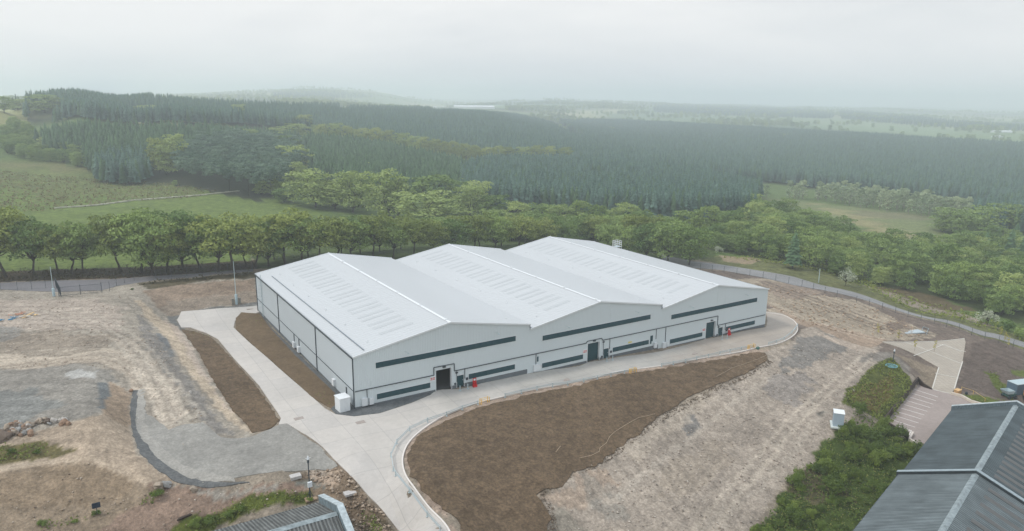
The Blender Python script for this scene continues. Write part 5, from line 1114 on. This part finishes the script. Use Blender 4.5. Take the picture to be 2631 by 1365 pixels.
# fire points
for px, py, lb in ((1220,992,'red fire point stand before the first bay of the warehouse'),(1873,865,'red fire point stand before the third bay of the warehouse')):
    b = aty(px, py, -1.); z = H1(b[0], -1.)+.05; T = empty('fire_point', (b[0], -1., z), lb, 'fire point', 'red fire point stands')
    mb = MB(); mb.box(-.4,.4,-.25,.25,0,.45); mb.box(-.34,.34,-.2,.2,.45,.5); mb.build('base', Mred, T)
    for s in (-.2, .2):
        mb = MB(); mb.tube([(s,-.08,.5),(s,-.08,.95),(s,-.08,1.02)], [.11,.11,.04], 8); mb.build('extinguisher', Mred, T)
    mb = MB(); mb.box(-.36,.36,.1,.15,.5,1.7); mb.build('backboard', Mred, T); mb = MB(); mb.box(-.2,.2,.08,.099,1.2,1.55); mb.build('notice', Mbox, T)
for i, (px, py, lb) in enumerate([(1182,1005,'left bollard before the first bay side door'),(1202,1000,'right bollard before the first bay side door'),(1559,929,'left bollard before the second bay side door'),(1574,926,'right bollard before the second bay side door'),(1855,873,'left bollard before the third bay side door'),(1868,871,'right bollard before the third bay side door')]):
    b = G(px, py); T = empty('bollard', b, lb, 'bollard', 'steel bollards before the side doors'); mb = MB(); mb.tube([(0,0,-.1),(0,0,1.0),(0,0,1.05)], [.08,.08,.03], 8); mb.build('post', Mgalv, T); mb = MB(); mb.box(-.2,.2,-.2,.2,.03,.08); mb.build('base_plate', Mgalv, T)
# cabinets
o = G(882, 1054); T = empty('utility_kiosk', o, 'tall white utility kiosk standing on gravel at the near corner of the warehouse', 'cabinet', None, math.radians(4))
mb = MB(); mb.box(-.9,.9,-.85,1.25,0,2.35); mb.build('body', Mbox, T); mb = MB(); mb.box(-1.0,1.0,-.95,1.35,2.355,2.48); mb.build('roof', Mtrim, T)
for s in (-.88, .01): 
    mb = MB(); mb.box(s,s+.86,-.88,-.852,.1,2.25); mb.build('door', Mbox, T)
o = G(2153, 1096); o.z += .1; T = empty('meter_housing', o, 'white topped grey meter housing on a slab above the bushy bank', 'cabinet', None, math.radians(38))
mb = MB(); mb.box(-.95,.95,-.75,.95,.28,2.7); mb.build('body', mat('housing_grey', (150,164,174), var=.04), T); mb = MB(); mb.box(-1.02,1.02,-.82,1.02,2.705,2.8); mb.build('roof', Mtrim, T)
mb = MB(); mb.box(-1.5,1.5,-1.0,1.3,.0,.27); mb.build('slab', mat('slab_pale', (190,196,192), var=.15, scale=4), T); mb = MB(); mb.box(-1.2,-.2,-1.3,-1.0,-.35,.12); mb.build('cable_pit', Mpard, T)
# masts
def mast(name, px, py, h, label, base=.16, topr=.06, fat=0, off=0):
    o = G(px, py); T = empty(name, o, label, 'mast'); mb = MB(); mb.tube([(0,0,fat),(0,0,h)], [base*.6, topr], 8); mb.build('pole', Mgalv, T)
    if fat: mb = MB(); mb.tube([(0,0,0),(0,0,fat),(0,0,fat+.08)], [base*2.0, base*2.0, base], 10); mb.build('base_cabinet', mat('mast_base', (176,196,202), k=.9), T)
    return T
mast('lighting_mast', 139, 761, 7.2, 'grey lighting mast with thick base cabinet beside the site gate', fat=1.9)
T = mast('lighting_mast', 608, 782, 10.9, 'tall grey lighting mast at the foot of the bank behind the warehouse corner', fat=2.5)
for s in (-.75, .75):
    mb = MB()
    for i in range(7): mb.box(s-.3, s+.3, -.1, .5, .22*i, .22*i+.19)
    tag(mb.build('kentledge_block', mat('block', (132,128,118), var=.25, scale=4), None, T.location+Vector((0,0,0))), 'stack of rough blocks %s the tall lighting mast' % ('left of' if s < 0 else 'right of'), 'blocks', 'block stacks beside the tall lighting mast')
mast('lighting_mast', 2103, 727, 4.5, 'short grey mast on the pale lane behind the right fence', base=.2, topr=.1)
def cctv(px, py, h, label, box=True):
    o = G(px, py); T = empty('camera_mast', o, label, 'camera mast'); mb = MB(); mb.tube([(0,0,0),(0,0,h-.9)], [.11,.07], 8); mb.beam((-.3,0,h*.55),(.3,0,h*.55),.05); mb.build('pole', Mdk, T)
    mb = MB(); mb.tube([(0,0,h-.9),(0,0,h-.5)], .16, 8); mb.blob((0,0,h-.95), .16,.16,.16, 3, 8, 0); mb.build('camera_head', Mdk, T)
    mb = MB(); mb.tube([(0,0,h-.5),(0,0,h)], [.2,.06], 8); mb.beam((-.35,0,h-.3),(.35,0,h-.3),.05); mb.build('sensor_head', Mbox, T)
    if box: mb = MB(); mb.box(-.3,.3,-.35,-.1,1.75,2.5); mb.build('control_box', Mbox, T); mb = MB(); mb.box(-.8,.8,-.8,.8,-.15,.06); mb.build('base_slab', mat('base_tan', (150,128,106)), T); mb = MB(); [mb.beam((s*.45,0,0),(0,0,1.2),.07) for s in (-1,1)]; mb.build('brace', Mdk, T)
cctv(797, 1279, 6.3, 'dark camera mast with white control box beside the weathered shed')
cctv(2294, 932, 3.2, 'thin camera mast at the top of the grassy bank', False)
o = G(2290, 944); mb = MB()
for k_ in range(20): 
    a, b = 2*math.pi*k_/20, 2*math.pi*(k_+1)/20; mb.beam((1.15*math.cos(a),1.15*math.sin(a),.3),(1.15*math.cos(b),1.15*math.sin(b),.3),.14); 
    if k_ % 2 == 0: mb.beam((1.15*math.cos(a),1.15*math.sin(a),.3),(0,0,.25),.05)
tag(mb.build('ring_barrier', mat('teal_pipe', (110,160,170)), None, o+Vector((0,0,.05))), 'teal ring of pipe lying round the thin camera mast on the grassy bank', 'ring')
# drain covers
for i, (px, py, lb) in enumerate([(926,1086,'drain cover in the yard below the near corner of the warehouse'),(768,1076,'drain cover in the drive beside the gravel track'),(1453,977,'drain cover in the yard before the second bay'),(1782,909,'drain cover in the yard before the third bay'),(642,794,'drain cover at the far end of the side drive')]):
    b = G(px, py); mb = MB(); mb.box(-.75,.75,-.5,.5,.0,.075); o = mb.build('drain_cover', mat('cover_%d' % i, (150,140,132), var=.2, scale=4), None, b); tag(o, lb, 'drain cover', 'drain covers in the concrete yard')
for px, py, sx_, sy_, lb in ((759,1227,.75,.5,'square concrete chamber cover on the bank left of the camera mast'),(899,1268,.8,.55,'square chamber cover sunk in the rubble bank beside the road')):
    b = G(px, py); mb = MB(); mb.box(-sx_,sx_,-sy_,sy_,-.1,.35 if px < 800 else .2); tag(mb.build('chamber_cover', mat('cover_pale', (176,172,168), var=.2), None, b), lb, 'cover')
b = G(2345, 853); T = empty('concrete_slab', b, 'pale slab lying on the tracked soil ground east of the warehouse', 'slab', None, -.35); mb = MB(); mb.box(-2.9,2.7,-1.2,1.3,-.1,.14); mb.build('slab', mat('slab_blue', (176,186,190), var=.1, k=.86), T)
b = G(2374, 850); mb = MB(); [mb.beam(p, q_, .13) for p, q_ in (((-3,-2.2,.1),(2.5,.2,.1)),((2.5,.2,.1),(2.9,1.8,.1)),((2.9,1.8,.1),(-2.2,-.6,.1)))]; tag(mb.build('pale_kerb_frame', Mcap, None, b), 'thin pale kerb frame right of the slab on the tracked soil', 'kerb frame')
# fences
def fence(name, pxs, h, label, mesh=True, sp=3.0, rail=None):
    P = wp(pxs); q_ = resample(P, sp); o = Vector((q_[0][0], q_[0][1], H1(*q_[0]))); T = empty(name, o, label, 'fence')
    L0 = [Vector((p[0], p[1], H1(p[0], p[1])))-o for p in q_]
    for p in L0: mb = MB(); mb.beam(p-Vector((0,0,.3)), p+Vector((0,0,h)), .08); mb.build('post', Mdk, T)
    mb = MB()
    for a, b in zip(L0[:-1], L0[1:]):
        for hh in ([h-.1, .15] if mesh else [h-.15, h*.5]): mb.beam(a+Vector((0,0,hh)), b+Vector((0,0,hh)), .02)
        if mesh:
            n_ = int((b-a).length/.3)
            for i in range(1, n_): p = a.lerp(b, i/n_); mb.beam(p+Vector((0,0,.1)), p+Vector((0,0,h-.1)), .012)
    mb.build('mesh_panel', Mdk, T)
    return T
fence('mesh_fence', [(-40,748),(45,745),(82,744),(118,741),(145,742)], 2.4, 'dark mesh fence left of the site gate along the lane')
fence('mesh_fence', [(262,750),(282,748),(300,735),(320,728),(345,722),(400,716),(520,706),(650,694)], 2.4, 'dark mesh fence running right from the site gate to behind the warehouse')
fence('mesh_fence', [(1770,690),(1860,700),(1960,714),(2060,736),(2150,763),(2200,778),(2300,805),(2400,832),(2530,872),(2640,905)], 2.0, 'thin mesh fence curving along the pale lane on the right')
fence('field_fence', [(-40,700),(100,697),(250,692),(400,686),(560,678),(680,670),(860,660),(1050,652)], 1.1, 'low post and wire fence between the lane trees and the field', mesh=False, sp=3.5)
a = G(152, 762); b = G(262, 752); T = empty('site_gate', a, 'wide dark barred double gate closing the lane entrance', 'gate'); d = b-a
for s, t in ((0,.5),(.5,1.)):
    mb = MB(); p, q_ = d*s, d*t
    for hh in (.15, 2.2): mb.beam(p+Vector((0,0,hh)), q_+Vector((0,0,hh)), .06)
    n_ = int((q_-p).length/.22)
    for i in range(n_+1): r = p.lerp(q_, i/n_); mb.beam(r+Vector((0,0,.15)), r+Vector((0,0,2.2)), .035)
    mb.build('gate_leaf', Mdk, T)
for s in (0,.5,1.): mb = MB(); mb.beam(d*s, d*s+Vector((0,0,2.5)), .14); mb.build('post', Mdk, T)
a = G(158, 764); b2_ = G(143, 735); T = empty('open_gate_leaf', a, 'dark barred gate leaf standing open left of the closed gate', 'gate'); d = b2_-a; mb = MB()
for i in range(23): r = d*i/22; mb.beam(r, r+Vector((0,0,2.3)), .05)
mb.beam(Vector((0,0,.2)), d+Vector((0,0,.2)), .06); mb.beam(Vector((0,0,2.2)), d+Vector((0,0,2.2)), .06); mb.build('leaf', Mdk, T)
# roof edge platform at the back right eave
p_ = aty(1568, 630, 62.); T = empty('roof_access_cage', (X1+.9, 57., EV-SK[2]+RISE2), 'white railed access platform at the far right eave of the warehouse', 'platform')
mb = MB()
for xx in (-.9,.0,.9):
    for yy in (-1.0,1.0): mb.beam((xx,yy,-9.7),(xx,yy,1.9),.09)
for z in (.1,.75,1.3,1.85):
    for yy in (-1,1): mb.beam((-.9,yy,z),(.9,yy,z),.08)
    for xx in (-.9,.9): mb.beam((xx,-1,z),(xx,1,z),.08)
mb.build('frame', Mtrim, T); mb = MB(); mb.box(-.9,.9,-1,1,0,.06); mb.build('deck', Mgalv, T)
# rocks
Mrk = [mat('rock_%d' % i, c, rough=.9, var=.2, scale=2, k=.86) for i, c in enumerate([(146,120,100),(160,146,130),(150,148,144),(112,98,86),(176,170,162)])]
RV_ = [MB().blob((0,0,0), .8,.6,.5, i, 8, .3).mesh('boulder', Mrk[i]) for i in range(5)]
gr_ = np.random.default_rng(3)
for i in range(64):
    if i < 44: px, py = 20+gr_.random()*62, 1088+gr_.random()*34-(.0 if i else 0)
    else: px, py = 85+gr_.random()*95, 1078+gr_.random()*14
    b = G(px, py); o = bpy.data.objects.new('boulder', RV_[i % 5]); col.objects.link(o); o.location = b+Vector((0,0,.15)); s = .35+.6*gr_.random(); o.scale = (s,s,s); o.rotation_euler = gr_.random(3)*6
    tag(o, 'rough rock in the tipped heap on the left edge of the plateau', 'rock', 'rocks tipped on the left plateau edge')
for px, py, s, c, lb in ((410,1252,1.1,1,'pale rock on the lower left slope beside a grey block'),(427,1247,.9,2,'grey block lying right of the pale rock on the lower left slope'),(497,1262,.8,1,'tan rock below the stone drain on the left'),(5,1128,1.8,3,'big dark brown rock cut by the left edge'),(489,1010,.5,4,'small white stone on the grey strip above the tan bank'),(337,1006,.5,0,'orange stone at the top of the stone drain')):
    b = G(px, py); o = bpy.data.objects.new('boulder', RV_[c]); col.objects.link(o); o.location = b+Vector((0,0,.2)); o.scale = (s,s,s); o.rotation_euler = (.3,.5,px); tag(o, lb, 'rock')
def debris(name, polys, n, smin, smax, cols, label, seed, cat='rubble', flat=.6):
    g = np.random.default_rng(seed); mb = MB(); W_ = [wp(p) for p in polys]; k_ = 0
    areas = []
    for P in W_:
        xs = [p[0] for p in P]; ys = [p[1] for p in P]; n_ = int(n*(max(xs)-min(xs))*(max(ys)-min(ys)))
        x = min(xs)+(max(xs)-min(xs))*g.random(n_); y = min(ys)+(max(ys)-min(ys))*g.random(n_); M = inpoly(x, y, P); x, y = x[M], y[M]; areas.append((x, y))
    x = np.concatenate([a[0] for a in areas]); y = np.concatenate([a[1] for a in areas]); z = hgt(x, y); n_ = len(x)
    s = smin+(smax-smin)*g.random(n_)**2.5; oc = np.array([(1,0,0),(0,1,0),(-1,0,0),(0,-1,0),(0,0,flat),(0,0,-flat)], float)
    V = oc[None]*(.6+.8*g.random((n_, 6, 1)))*s[:, None, None]; an = g.random(n_)*6.28; c_, s_ = np.cos(an)[:, None], np.sin(an)[:, None]
    V = np.stack([V[..., 0]*c_-V[..., 1]*s_+x[:, None], V[..., 0]*s_+V[..., 1]*c_+y[:, None], V[..., 2]+z[:, None]+.03+s[:, None]*.1], -1)
    fc = np.array([(0,1,4),(1,2,4),(2,3,4),(3,0,4),(1,0,5),(2,1,5),(3,2,5),(0,3,5)]); Fq_ = (fc[None]+6*np.arange(n_)[:, None, None]).reshape(-1, 3)
    me = npmesh(name, V.reshape(-1, 3), Fq_, leafless(cols), 3); t = me.attributes.new('tone', 'FLOAT', 'POINT'); t.data.foreach_set('value', np.repeat(g.random(n_), 6).astype(np.float32))
    o = bpy.data.objects.new(name, me); col.objects.link(o); tag(o, label, cat, None, 'stuff'); return o
def leafless(cols):
    m, n, l, p = newmat('stones'); at = n.new('ShaderNodeAttribute'); at.attribute_name = 'tone'; cr = n.new('ShaderNodeValToRGB')
    cr.color_ramp.elements[0].color = tuple(v*.86 for v in S(cols[0]))+(1,); cr.color_ramp.elements[1].color = tuple(v*.86 for v in S(cols[-1]))+(1,)
    if len(cols) > 2: e = cr.color_ramp.elements.new(.5); e.color = tuple(v*.86 for v in S(cols[1]))+(1,)
    l.new(at.outputs['Fac'], cr.inputs[0]); l.new(cr.outputs[0], p.inputs['Base Color']); p.inputs['Roughness'].default_value = .9; return m
debris('rubble', [[(790,1205),(868,1200),(905,1232),(990,1325),(1040,1400),(930,1400),(880,1290),(850,1262),(800,1235)]], 7, .08, .38, [(104,88,72),(150,130,110),(188,170,150)], 'brown and pale rubble covering the bank beside the access road', 1)
debris('gravel_stones', [[(1400,1275),(1500,1205),(1700,1080),(1960,950),(2050,890),(2250,905),(2200,1000),(2140,1090),(2060,1200),(1900,1390),(1420,1390)]], 1.3, .04, .22, [(110,102,94),(166,152,138),(206,196,184)], 'loose stones scattered over the grey slope', 2)
debris('gravel_stones', [[(-40,760),(340,760),(420,900),(540,1090),(420,1090),(330,1000),(280,950),(-40,950)],[(350,1330),(500,1260),(780,1240),(800,1290),(560,1390),(350,1390)],[(-40,1240),(240,1190),(450,1270),(300,1360),(-40,1390)]], .9, .04, .2, [(120,104,88),(168,150,130),(204,192,178)], 'loose stones scattered over the western ground', 3)
debris('soil_clods', [[(1060,1140),(1240,1055),(1500,992),(1900,915),(1960,925),(1800,1000),(1600,1140),(1400,1260),(1200,1380),(1060,1240)]], .9, .03, .16, [(70,58,46),(104,88,70),(150,134,114)], 'clods and pale stones strewn over the big topsoil bed', 4)
debris('soil_clods', [[(1378,1262),(1478,1208),(1592,1145),(1690,1066),(1732,1046),(1884,970),(1945,940),(1975,925),(1985,932),(1950,955),(1890,985),(1740,1062),(1700,1085),(1600,1162),(1490,1226),(1385,1280)],[(1395,1265),(1380,1290),(1400,1320),(1412,1400),(1440,1400),(1425,1310),(1410,1285)]], 16, .05, .2, [(88,74,60),(108,94,78),(134,120,102)], 'ragged brown clods spilling over the lower edge of the topsoil bed', 6)
debris('soil_clods', [[(1900,725),(2060,745),(2230,785),(2400,865),(2250,870),(2080,838),(1985,800)]], .7, .1, .42, [(120,100,82),(172,148,124),(196,174,150)], 'churned soil clods on the tracked ground east of the warehouse', 5)
# grass, weeds and bushes
def cover(name, polys, dens, size, m, label, seed, hgt_=.3, cat='grass'):
    g = np.random.default_rng(seed); X_ = []; Y_ = []
    for P in (wp(p) for p in polys):
        xs = [p[0] for p in P]; ys = [p[1] for p in P]; n_ = int(dens*(max(xs)-min(xs))*(max(ys)-min(ys))); x = min(xs)+(max(xs)-min(xs))*g.random(n_); y = min(ys)+(max(ys)-min(ys))*g.random(n_)
        M = inpoly(x+(vn(x, y)-.5)*2, y, P); x, y = x[M], y[M]; M = fbm(x*.5, y*.5, 3) > .36; X_.append(x[M]); Y_.append(y[M])
    x = np.concatenate(X_); y = np.concatenate(Y_); z = hgt(x, y); n_ = len(x); cl = fbm(x*.35+5, y*.35, 3)
    P = np.stack([x, y, z+hgt_*g.random(n_)*(.3+1.6*np.clip(cl-.3, 0, 1))*2-.03], 1); nr = g.normal(size=(n_, 3))*.6; nr[:, 2] += .6; nr /= np.linalg.norm(nr, axis=1)[:, None]
    a = np.cross(nr, g.normal(size=(n_, 3))); a /= np.linalg.norm(a, axis=1)[:, None]; b = np.cross(nr, a); s = size*(.5+g.random(n_))[:, None]
    q_ = np.stack([P-a*s*.5, P+b*s*.25, P+a*s*.5, P-b*s*.25], 1); me = npmesh(name, q_.reshape(-1, 3), np.arange(4*n_).reshape(-1, 4), m)
    t = me.attributes.new('tone', 'FLOAT', 'POINT'); t.data.foreach_set('value', np.repeat(np.clip(g.random(n_)*.6+cl*.5, 0, 1), 4).astype(np.float32)); o = bpy.data.objects.new(name, me); col.objects.link(o); tag(o, label, cat, None, 'stuff')
Mgr = leafmat('grass_blades', (70,86,36), (120,128,62)); Mgb = leafmat('bramble', (50,68,30), (98,116,52)); Mgt = leafmat('dry_grass', (104,84,54), (140,118,84))
GB = [(2290,920),(2345,985),(2300,1080),(2262,1090),(2210,1050),(2168,1040),(2172,1010),(2230,950)]
cover('long_grass', [GB], 14, .4, Mgr, 'long green grass on the bank above the car park', 1, .3)
cover('dry_grass', [[(2205,1000),(2290,955),(2305,990),(2245,1065),(2190,1035)]], 5, .35, Mgt, 'reddish dry grass mixed into the bank above the car park', 2, .35)
BB = [(2150,1110),(2200,1060),(2262,1090),(2330,1135),(2390,1180),(2320,1240),(2290,1290),(2200,1420),(1890,1420),(1960,1340),(2040,1240),(2100,1160)]
cover('brambles', [BB], 6, .45, Mgb, 'tangled green undergrowth on the slope beside the dark shed roofs', 3, .45, 'undergrowth')
cover('weeds', [[(480,1330),(600,1292),(700,1268),(790,1264),(800,1288),(700,1302),(560,1350),(500,1390)],[(-40,1150),(60,1140),(130,1142),(110,1178),(-40,1195)],[(930,1310),(960,1320),(1010,1400),(930,1400)],[(2475,1014),(2540,1024),(2600,1036),(2520,1044)],[(2535,955),(2560,962),(2590,1000),(2600,1030),(2575,1012)],[(405,1268),(405,1290),(355,1305),(350,1295)],[(200,1325),(280,1320),(180,1350),(100,1372),(80,1360)]], 14, .35, Mgr, 'patchy green weeds on the banks and beside the sheds', 4, .35, 'weeds')
cover('meadow_tufts', [[(-40,470),(0,440),(200,455),(420,470),(560,492),(500,508),(300,520),(100,545),(-40,540)]], .5, 1.1, leafmat('rush', (84,84,58), (118,110,78)), 'brown rush tufts speckling the rough far field', 5, .5)
cover('long_grass', [BB], 6, .26, leafmat('tall_grass', (96,100,54), (140,140,84)), 'lighter tall grass and docks between the bushes beside the dark shed roofs', 9, .7)
cover('weeds', [[(800,1010),(850,1045),(866,1030),(850,1005)],[(490,848),(545,866),(520,880),(488,868)],[(670,806),(700,830),(660,840),(640,815)]], 5, .25, Mgr, 'thin new grass coming up on the narrow soil beds', 8, .12, 'weeds')
cover('verge_growth', [[(1850,662),(2000,680),(2150,712),(2300,780),(2450,820),(2640,880),(2640,850),(2450,795),(2300,750),(2150,690),(2000,660)]], 1.6, .8, Mgr, 'rough green growth on the verge beyond the right fence', 6, .5)
cover('hedge_bottom', [[(-60,700),(150,696),(300,692),(520,682),(660,674),(660,692),(520,702),(300,716),(-60,724)],[(350,735),(400,722),(520,712),(650,700),(650,708),(520,720),(430,726)]], 3., .6, leafmat('dark_scrub', (52,50,32), (84,80,50)), 'dark scrubby growth along the foot of the lane trees', 7, .7, 'undergrowth')
Mgb2 = leafmat('bramble_light', (62,82,34), (116,132,60)); BUS = [bush(700+i, 2.4, 1.7, (Mgb,Mgb2)[i % 2], 1300, .17) for i in range(4)]
gb = np.random.default_rng(12); PB = wp(BB); xs = [p[0] for p in PB]; ys = [p[1] for p in PB]; k_ = 0
while k_ < 120:
    x = min(xs)+(max(xs)-min(xs))*gb.random(); y = min(ys)+(max(ys)-min(ys))*gb.random()
    if not inpoly(np.array([x]), np.array([y]), PB)[0] or vn(np.array([x*.22]), np.array([y*.22]))[0] < .38: continue
    s = .5+.95*gb.random()**1.3; put('bush', (x, y, H1(x, y)-.15), (BUS[k_ % 4],), 'leafy green bush on the overgrown slope beside the dark shed roofs', 'bush', 'bushes on the overgrown slope', (s, s*(.7+.5*gb.random()), s*(.5+1.1*gb.random())), gb.random()*6, ['foliage']); k_ += 1
for j, (px, py, s) in enumerate([(405,1275,.8),(250,1322,.5),(115,1350,.6),(190,1345,.4),(540,1345,.9),(500,1352,.8),(585,1330,.7),(620,1312,.7),(30,1165,.6),(95,1165,.5),(340,745,.4),(800,1290,.5)]):
    b = G(px, py); put('weed_clump', b, (BUS[j % 4],), ['green clump beside the pale rock on the lower left slope','clump at the foot of the small dark sign','clump at the lower left foot of the tan slope','thin clump left of the small dark sign','dense clump at the bottom edge left of the weathered shed','low clump at the bottom edge, left end of the weed strip','clump in the weed strip behind the weathered shed eave','clump in the upper weed strip behind the weathered shed','clump on the tan shelf at the left edge','clump right of the one on the tan shelf at the left edge','small green clump at the top corner of the back bank','clump beside the camera mast base'][j], 'weeds', None, (s, s, s*.8), j, ['foliage'])
# small things
b = G(250, 1322); T = empty('notice_board', b, 'small dark blue sign on a post at the foot of the tan slope', 'sign'); mb = MB(); mb.beam((0,0,0),(0,0,1.6),.08); mb.build('post', Mdk, T); mb = MB(); mb.box(-.48,.48,-.07,-.03,.95,1.7); mb.build('panel', mat('sign_blue', (34,48,66)), T)
b = G(474, 1333); mb = MB(); mb.beam((-.9,-.1,.1),(.9,.2,.25),.2); mb.beam((-.7,.2,.1),(.8,.45,.2),.18); tag(mb.build('old_sleepers', Mtimb, None, b), 'pair of dark old sleepers lying on the reddish ground', 'timber')
for px, py, c, lb in ((20,823,(44,130,170),'heap of blue piping on the left plateau'),(54,817,(226,220,210),'scrap of white sheeting right of the blue piping'),(80,812,(230,196,140),'scrap of yellow sheeting farthest right of the debris line'),(42,809,(200,140,110),'strip of orange debris above the blue piping')):
    b = G(px, py); mb = MB(); q = random.Random(px)
    for i in range(9): a_ = Vector((q.uniform(-1.4,1.4), q.uniform(-.8,.8), q.uniform(.1,.5))); mb.beam(a_, a_+Vector((q.uniform(-1,1), q.uniform(-.7,.7), q.uniform(-.2,.2))), .22, .1)
    tag(mb.build('site_debris', mat('debris_%d' % px, c, k=.86), None, b), lb, 'debris')
b = G(2460, 1011); T = empty('timber_crate', b, 'pale orange timber crate at the end of the pale wall by the paved path', 'crate'); mb = MB(); mb.box(-.65,.65,-.45,.45,0,.8); mb.build('body', mat('ply', (180,142,98)), T); mb = MB(); mb.box(-.7,.7,-.5,.5,.805,.88); mb.build('lid', mat('ply_lid', (200,164,116)), T)
a = G(2470, 1004); mb = MB(); pr = None
for x, y in ((2470,1004),(2500,1014),(2530,1034)):
    p = G(x, y); mb.beam(p-a, p-a+Vector((0,0,.9)), .08)
    if pr: mb.beam(pr+Vector((0,0,.85)), p-a+Vector((0,0,.85)), .05)
    pr = p-a
tag(mb.build('timber_rail', mat('rail_wood', (190,160,100)), None, a), 'low pale timber rail sloping down behind the crate', 'railing')
b = G(2482, 1014); mb = MB(); mb.blob((0,0,.3), .35,.3,.35, 4, 8, .2); tag(mb.build('tool_bag', Mpard, None, b), 'small black bag behind the timber rail', 'bag')
# digger behind the far gable
b = G(2644, 1030); T = empty('digger', b, 'orange digger half hidden behind the gable of the dark roofed shed', 'digger', None, .5); Mor = mat('digger_orange', (206,140,52), rough=.5)
mb = MB(); mb.box(-1.3,1.3,-1.0,1.0,.9,1.9); mb.build('body', Mor, T); mb = MB(); mb.box(-.2,1.1,-.9,.1,1.9,2.9); mb.build('cab', Mpard, T); mb = MB(); mb.beam((1.2,.3,1.7),(3.2,.3,3.2),.35); mb.beam((3.2,.3,3.2),(4.4,.3,1.4),.28); mb.build('boom', Mor, T)
for s in (-1, .55): mb = MB(); mb.box(-1.7,1.7,s,s+.45,.05,.85); mb.build('track', Mpard, T)
mb = MB(); mb.box(4.1,4.8,-.1,.7,.9,1.5); mb.build('bucket', Mpard, T)
b = G(2592, 1022); T = empty('site_dumper', b, 'dark green dumper beside the orange digger behind the far gable', 'dumper', None, -.4); mb = MB(); mb.box(-1,1,-.7,.7,.5,1.1); mb.build('body', mat('dumper_green', (52,84,80)), T); mb = MB(); mb.add([(-1.2,-.8,1.1),(.2,-.8,1.1),(.2,.8,1.1),(-1.2,.8,1.1),(-1.6,-.9,1.8),(.4,-.9,1.8),(.4,.9,1.8),(-1.6,.9,1.8)], [(0,1,5,4),(1,2,6,5),(2,3,7,6),(3,0,4,7),(0,3,2,1)]); mb.build('skip', Mgalv, T)
for sx_ in (-.7,.7):
    for sy_ in (-.85,.85): mb = MB(); mb.tube([(sx_,sy_-.12,.4),(sx_,sy_+.12,.4)], .4, 12); mb.build('wheel', Mpard, T)
b = G(2618, 1008); T = empty('storage_container', b, 'blue grey storage container at the right edge behind the digger', 'container', None, -.3); mb = MB(); mb.box(-2.2,3,-1.2,1.2,0,2.3); mb.build('body', mat('container_blue', (84,104,120)), T); mb = MB(); mb.box(-2.25,3.05,-1.25,1.25,2.305,2.4); mb.build('roof', Mgalv, T)
# pale cut line along the soil bed edge
def strand(px, label, r=.035, c=(184,164,138)):
    P = [G(*p)+Vector((0,0,.2)) for p in px]; mb = MB(); mb.tube([p-P[0] for p in P], r, 5); tag(mb.build('root_strand', mat('strand_'+str(px[0][0]), c, k=.86), None, P[0]), label, 'root')
strand([(1489,1180),(1520,1173),(1540,1163),(1541,1154),(1558,1141),(1566,1125),(1580,1112),(1610,1093),(1640,1076),(1668,1070),(1683,1066)], 'pale wavy cut line down the lower edge of the soil bed')
strand([(1840,970),(1860,960),(1880,948),(1905,940),(1925,933),(1955,922),(1968,916)], 'pale wavy cut line at the upper right tip of the soil bed')
strand([(1428,1165),(1440,1149)], 'short pale twig lying on the soil bed', .04)
# drystone line across the field
P = [(140,536),(250,528),(340,516),(420,510),(520,502),(575,496),(615,492)]; q = resample(wp(P), 4.); o = Vector((q[0][0], q[0][1], H1(*q[0]))); mb = MB(); pr = None
for p in q:
    v = Vector((p[0], p[1], H1(*p)+.25))-o
    if pr: mb.beam(pr, v, .8, .5)
    pr = v
tag(mb.build('field_wall', mat('wall_pale', (190,186,170), var=.4, scale=.4, k=.86), None, o), 'pale broken stone wall crossing the green field on the left', 'wall')
# far farm buildings
for px, py, L_, lb in ((1142,279,90,'long white farm building in the haze, leftmost of three'),(1192,279,60,'middle one of three white farm buildings in the haze'),(1235,279,85,'rightmost of three white farm buildings in the haze'),(2572,341,42,'long pale farm shed far off at the right edge'),(2562,354,14,'small white shed before the long pale farm shed at the right edge')):
    b = G(px, py); hh = 9 if py < 300 else 5; T = empty('farm_building', b, lb, 'building', None, -YA); mb = MB(); mb.box(-L_/2,L_/2,-8,8,-1,hh*.6); mb.build('wall', Mtrim, T); mb = MB(); mb.add([(-L_/2-.5,-8.5,hh*.6),(L_/2+.5,-8.5,hh*.6),(L_/2+.5,0,hh),(-L_/2-.5,0,hh),(L_/2+.5,8.5,hh*.6),(-L_/2-.5,8.5,hh*.6)], [(0,1,2,3),(3,2,4,5)]); mb.build('roof', Mtrim, T)
for p_ in bpy.data.materials:
    pass
# ---------------- air ----------------
mb = MB(); mb.box(-8000, 9500, -7500, 9600, -160, 130); hz = mb.build('haze', None); hz['kind'] = 'stuff'; hz['label'] = 'thin pale air haze over the whole countryside'; hz['category'] = 'haze'
m = bpy.data.materials.new('haze'); m.use_nodes = True; n = m.node_tree.nodes; n.clear(); pv = n.new('ShaderNodeVolumePrincipled'); pv.inputs['Color'].default_value = (.89,.96,1,1); pv.inputs['Density'].default_value = HAZE; pv.inputs['Anisotropy'].default_value = .3
ou = n.new('ShaderNodeOutputMaterial'); m.node_tree.links.new(pv.outputs[0], ou.inputs['Volume']); hz.data.materials.append(m)
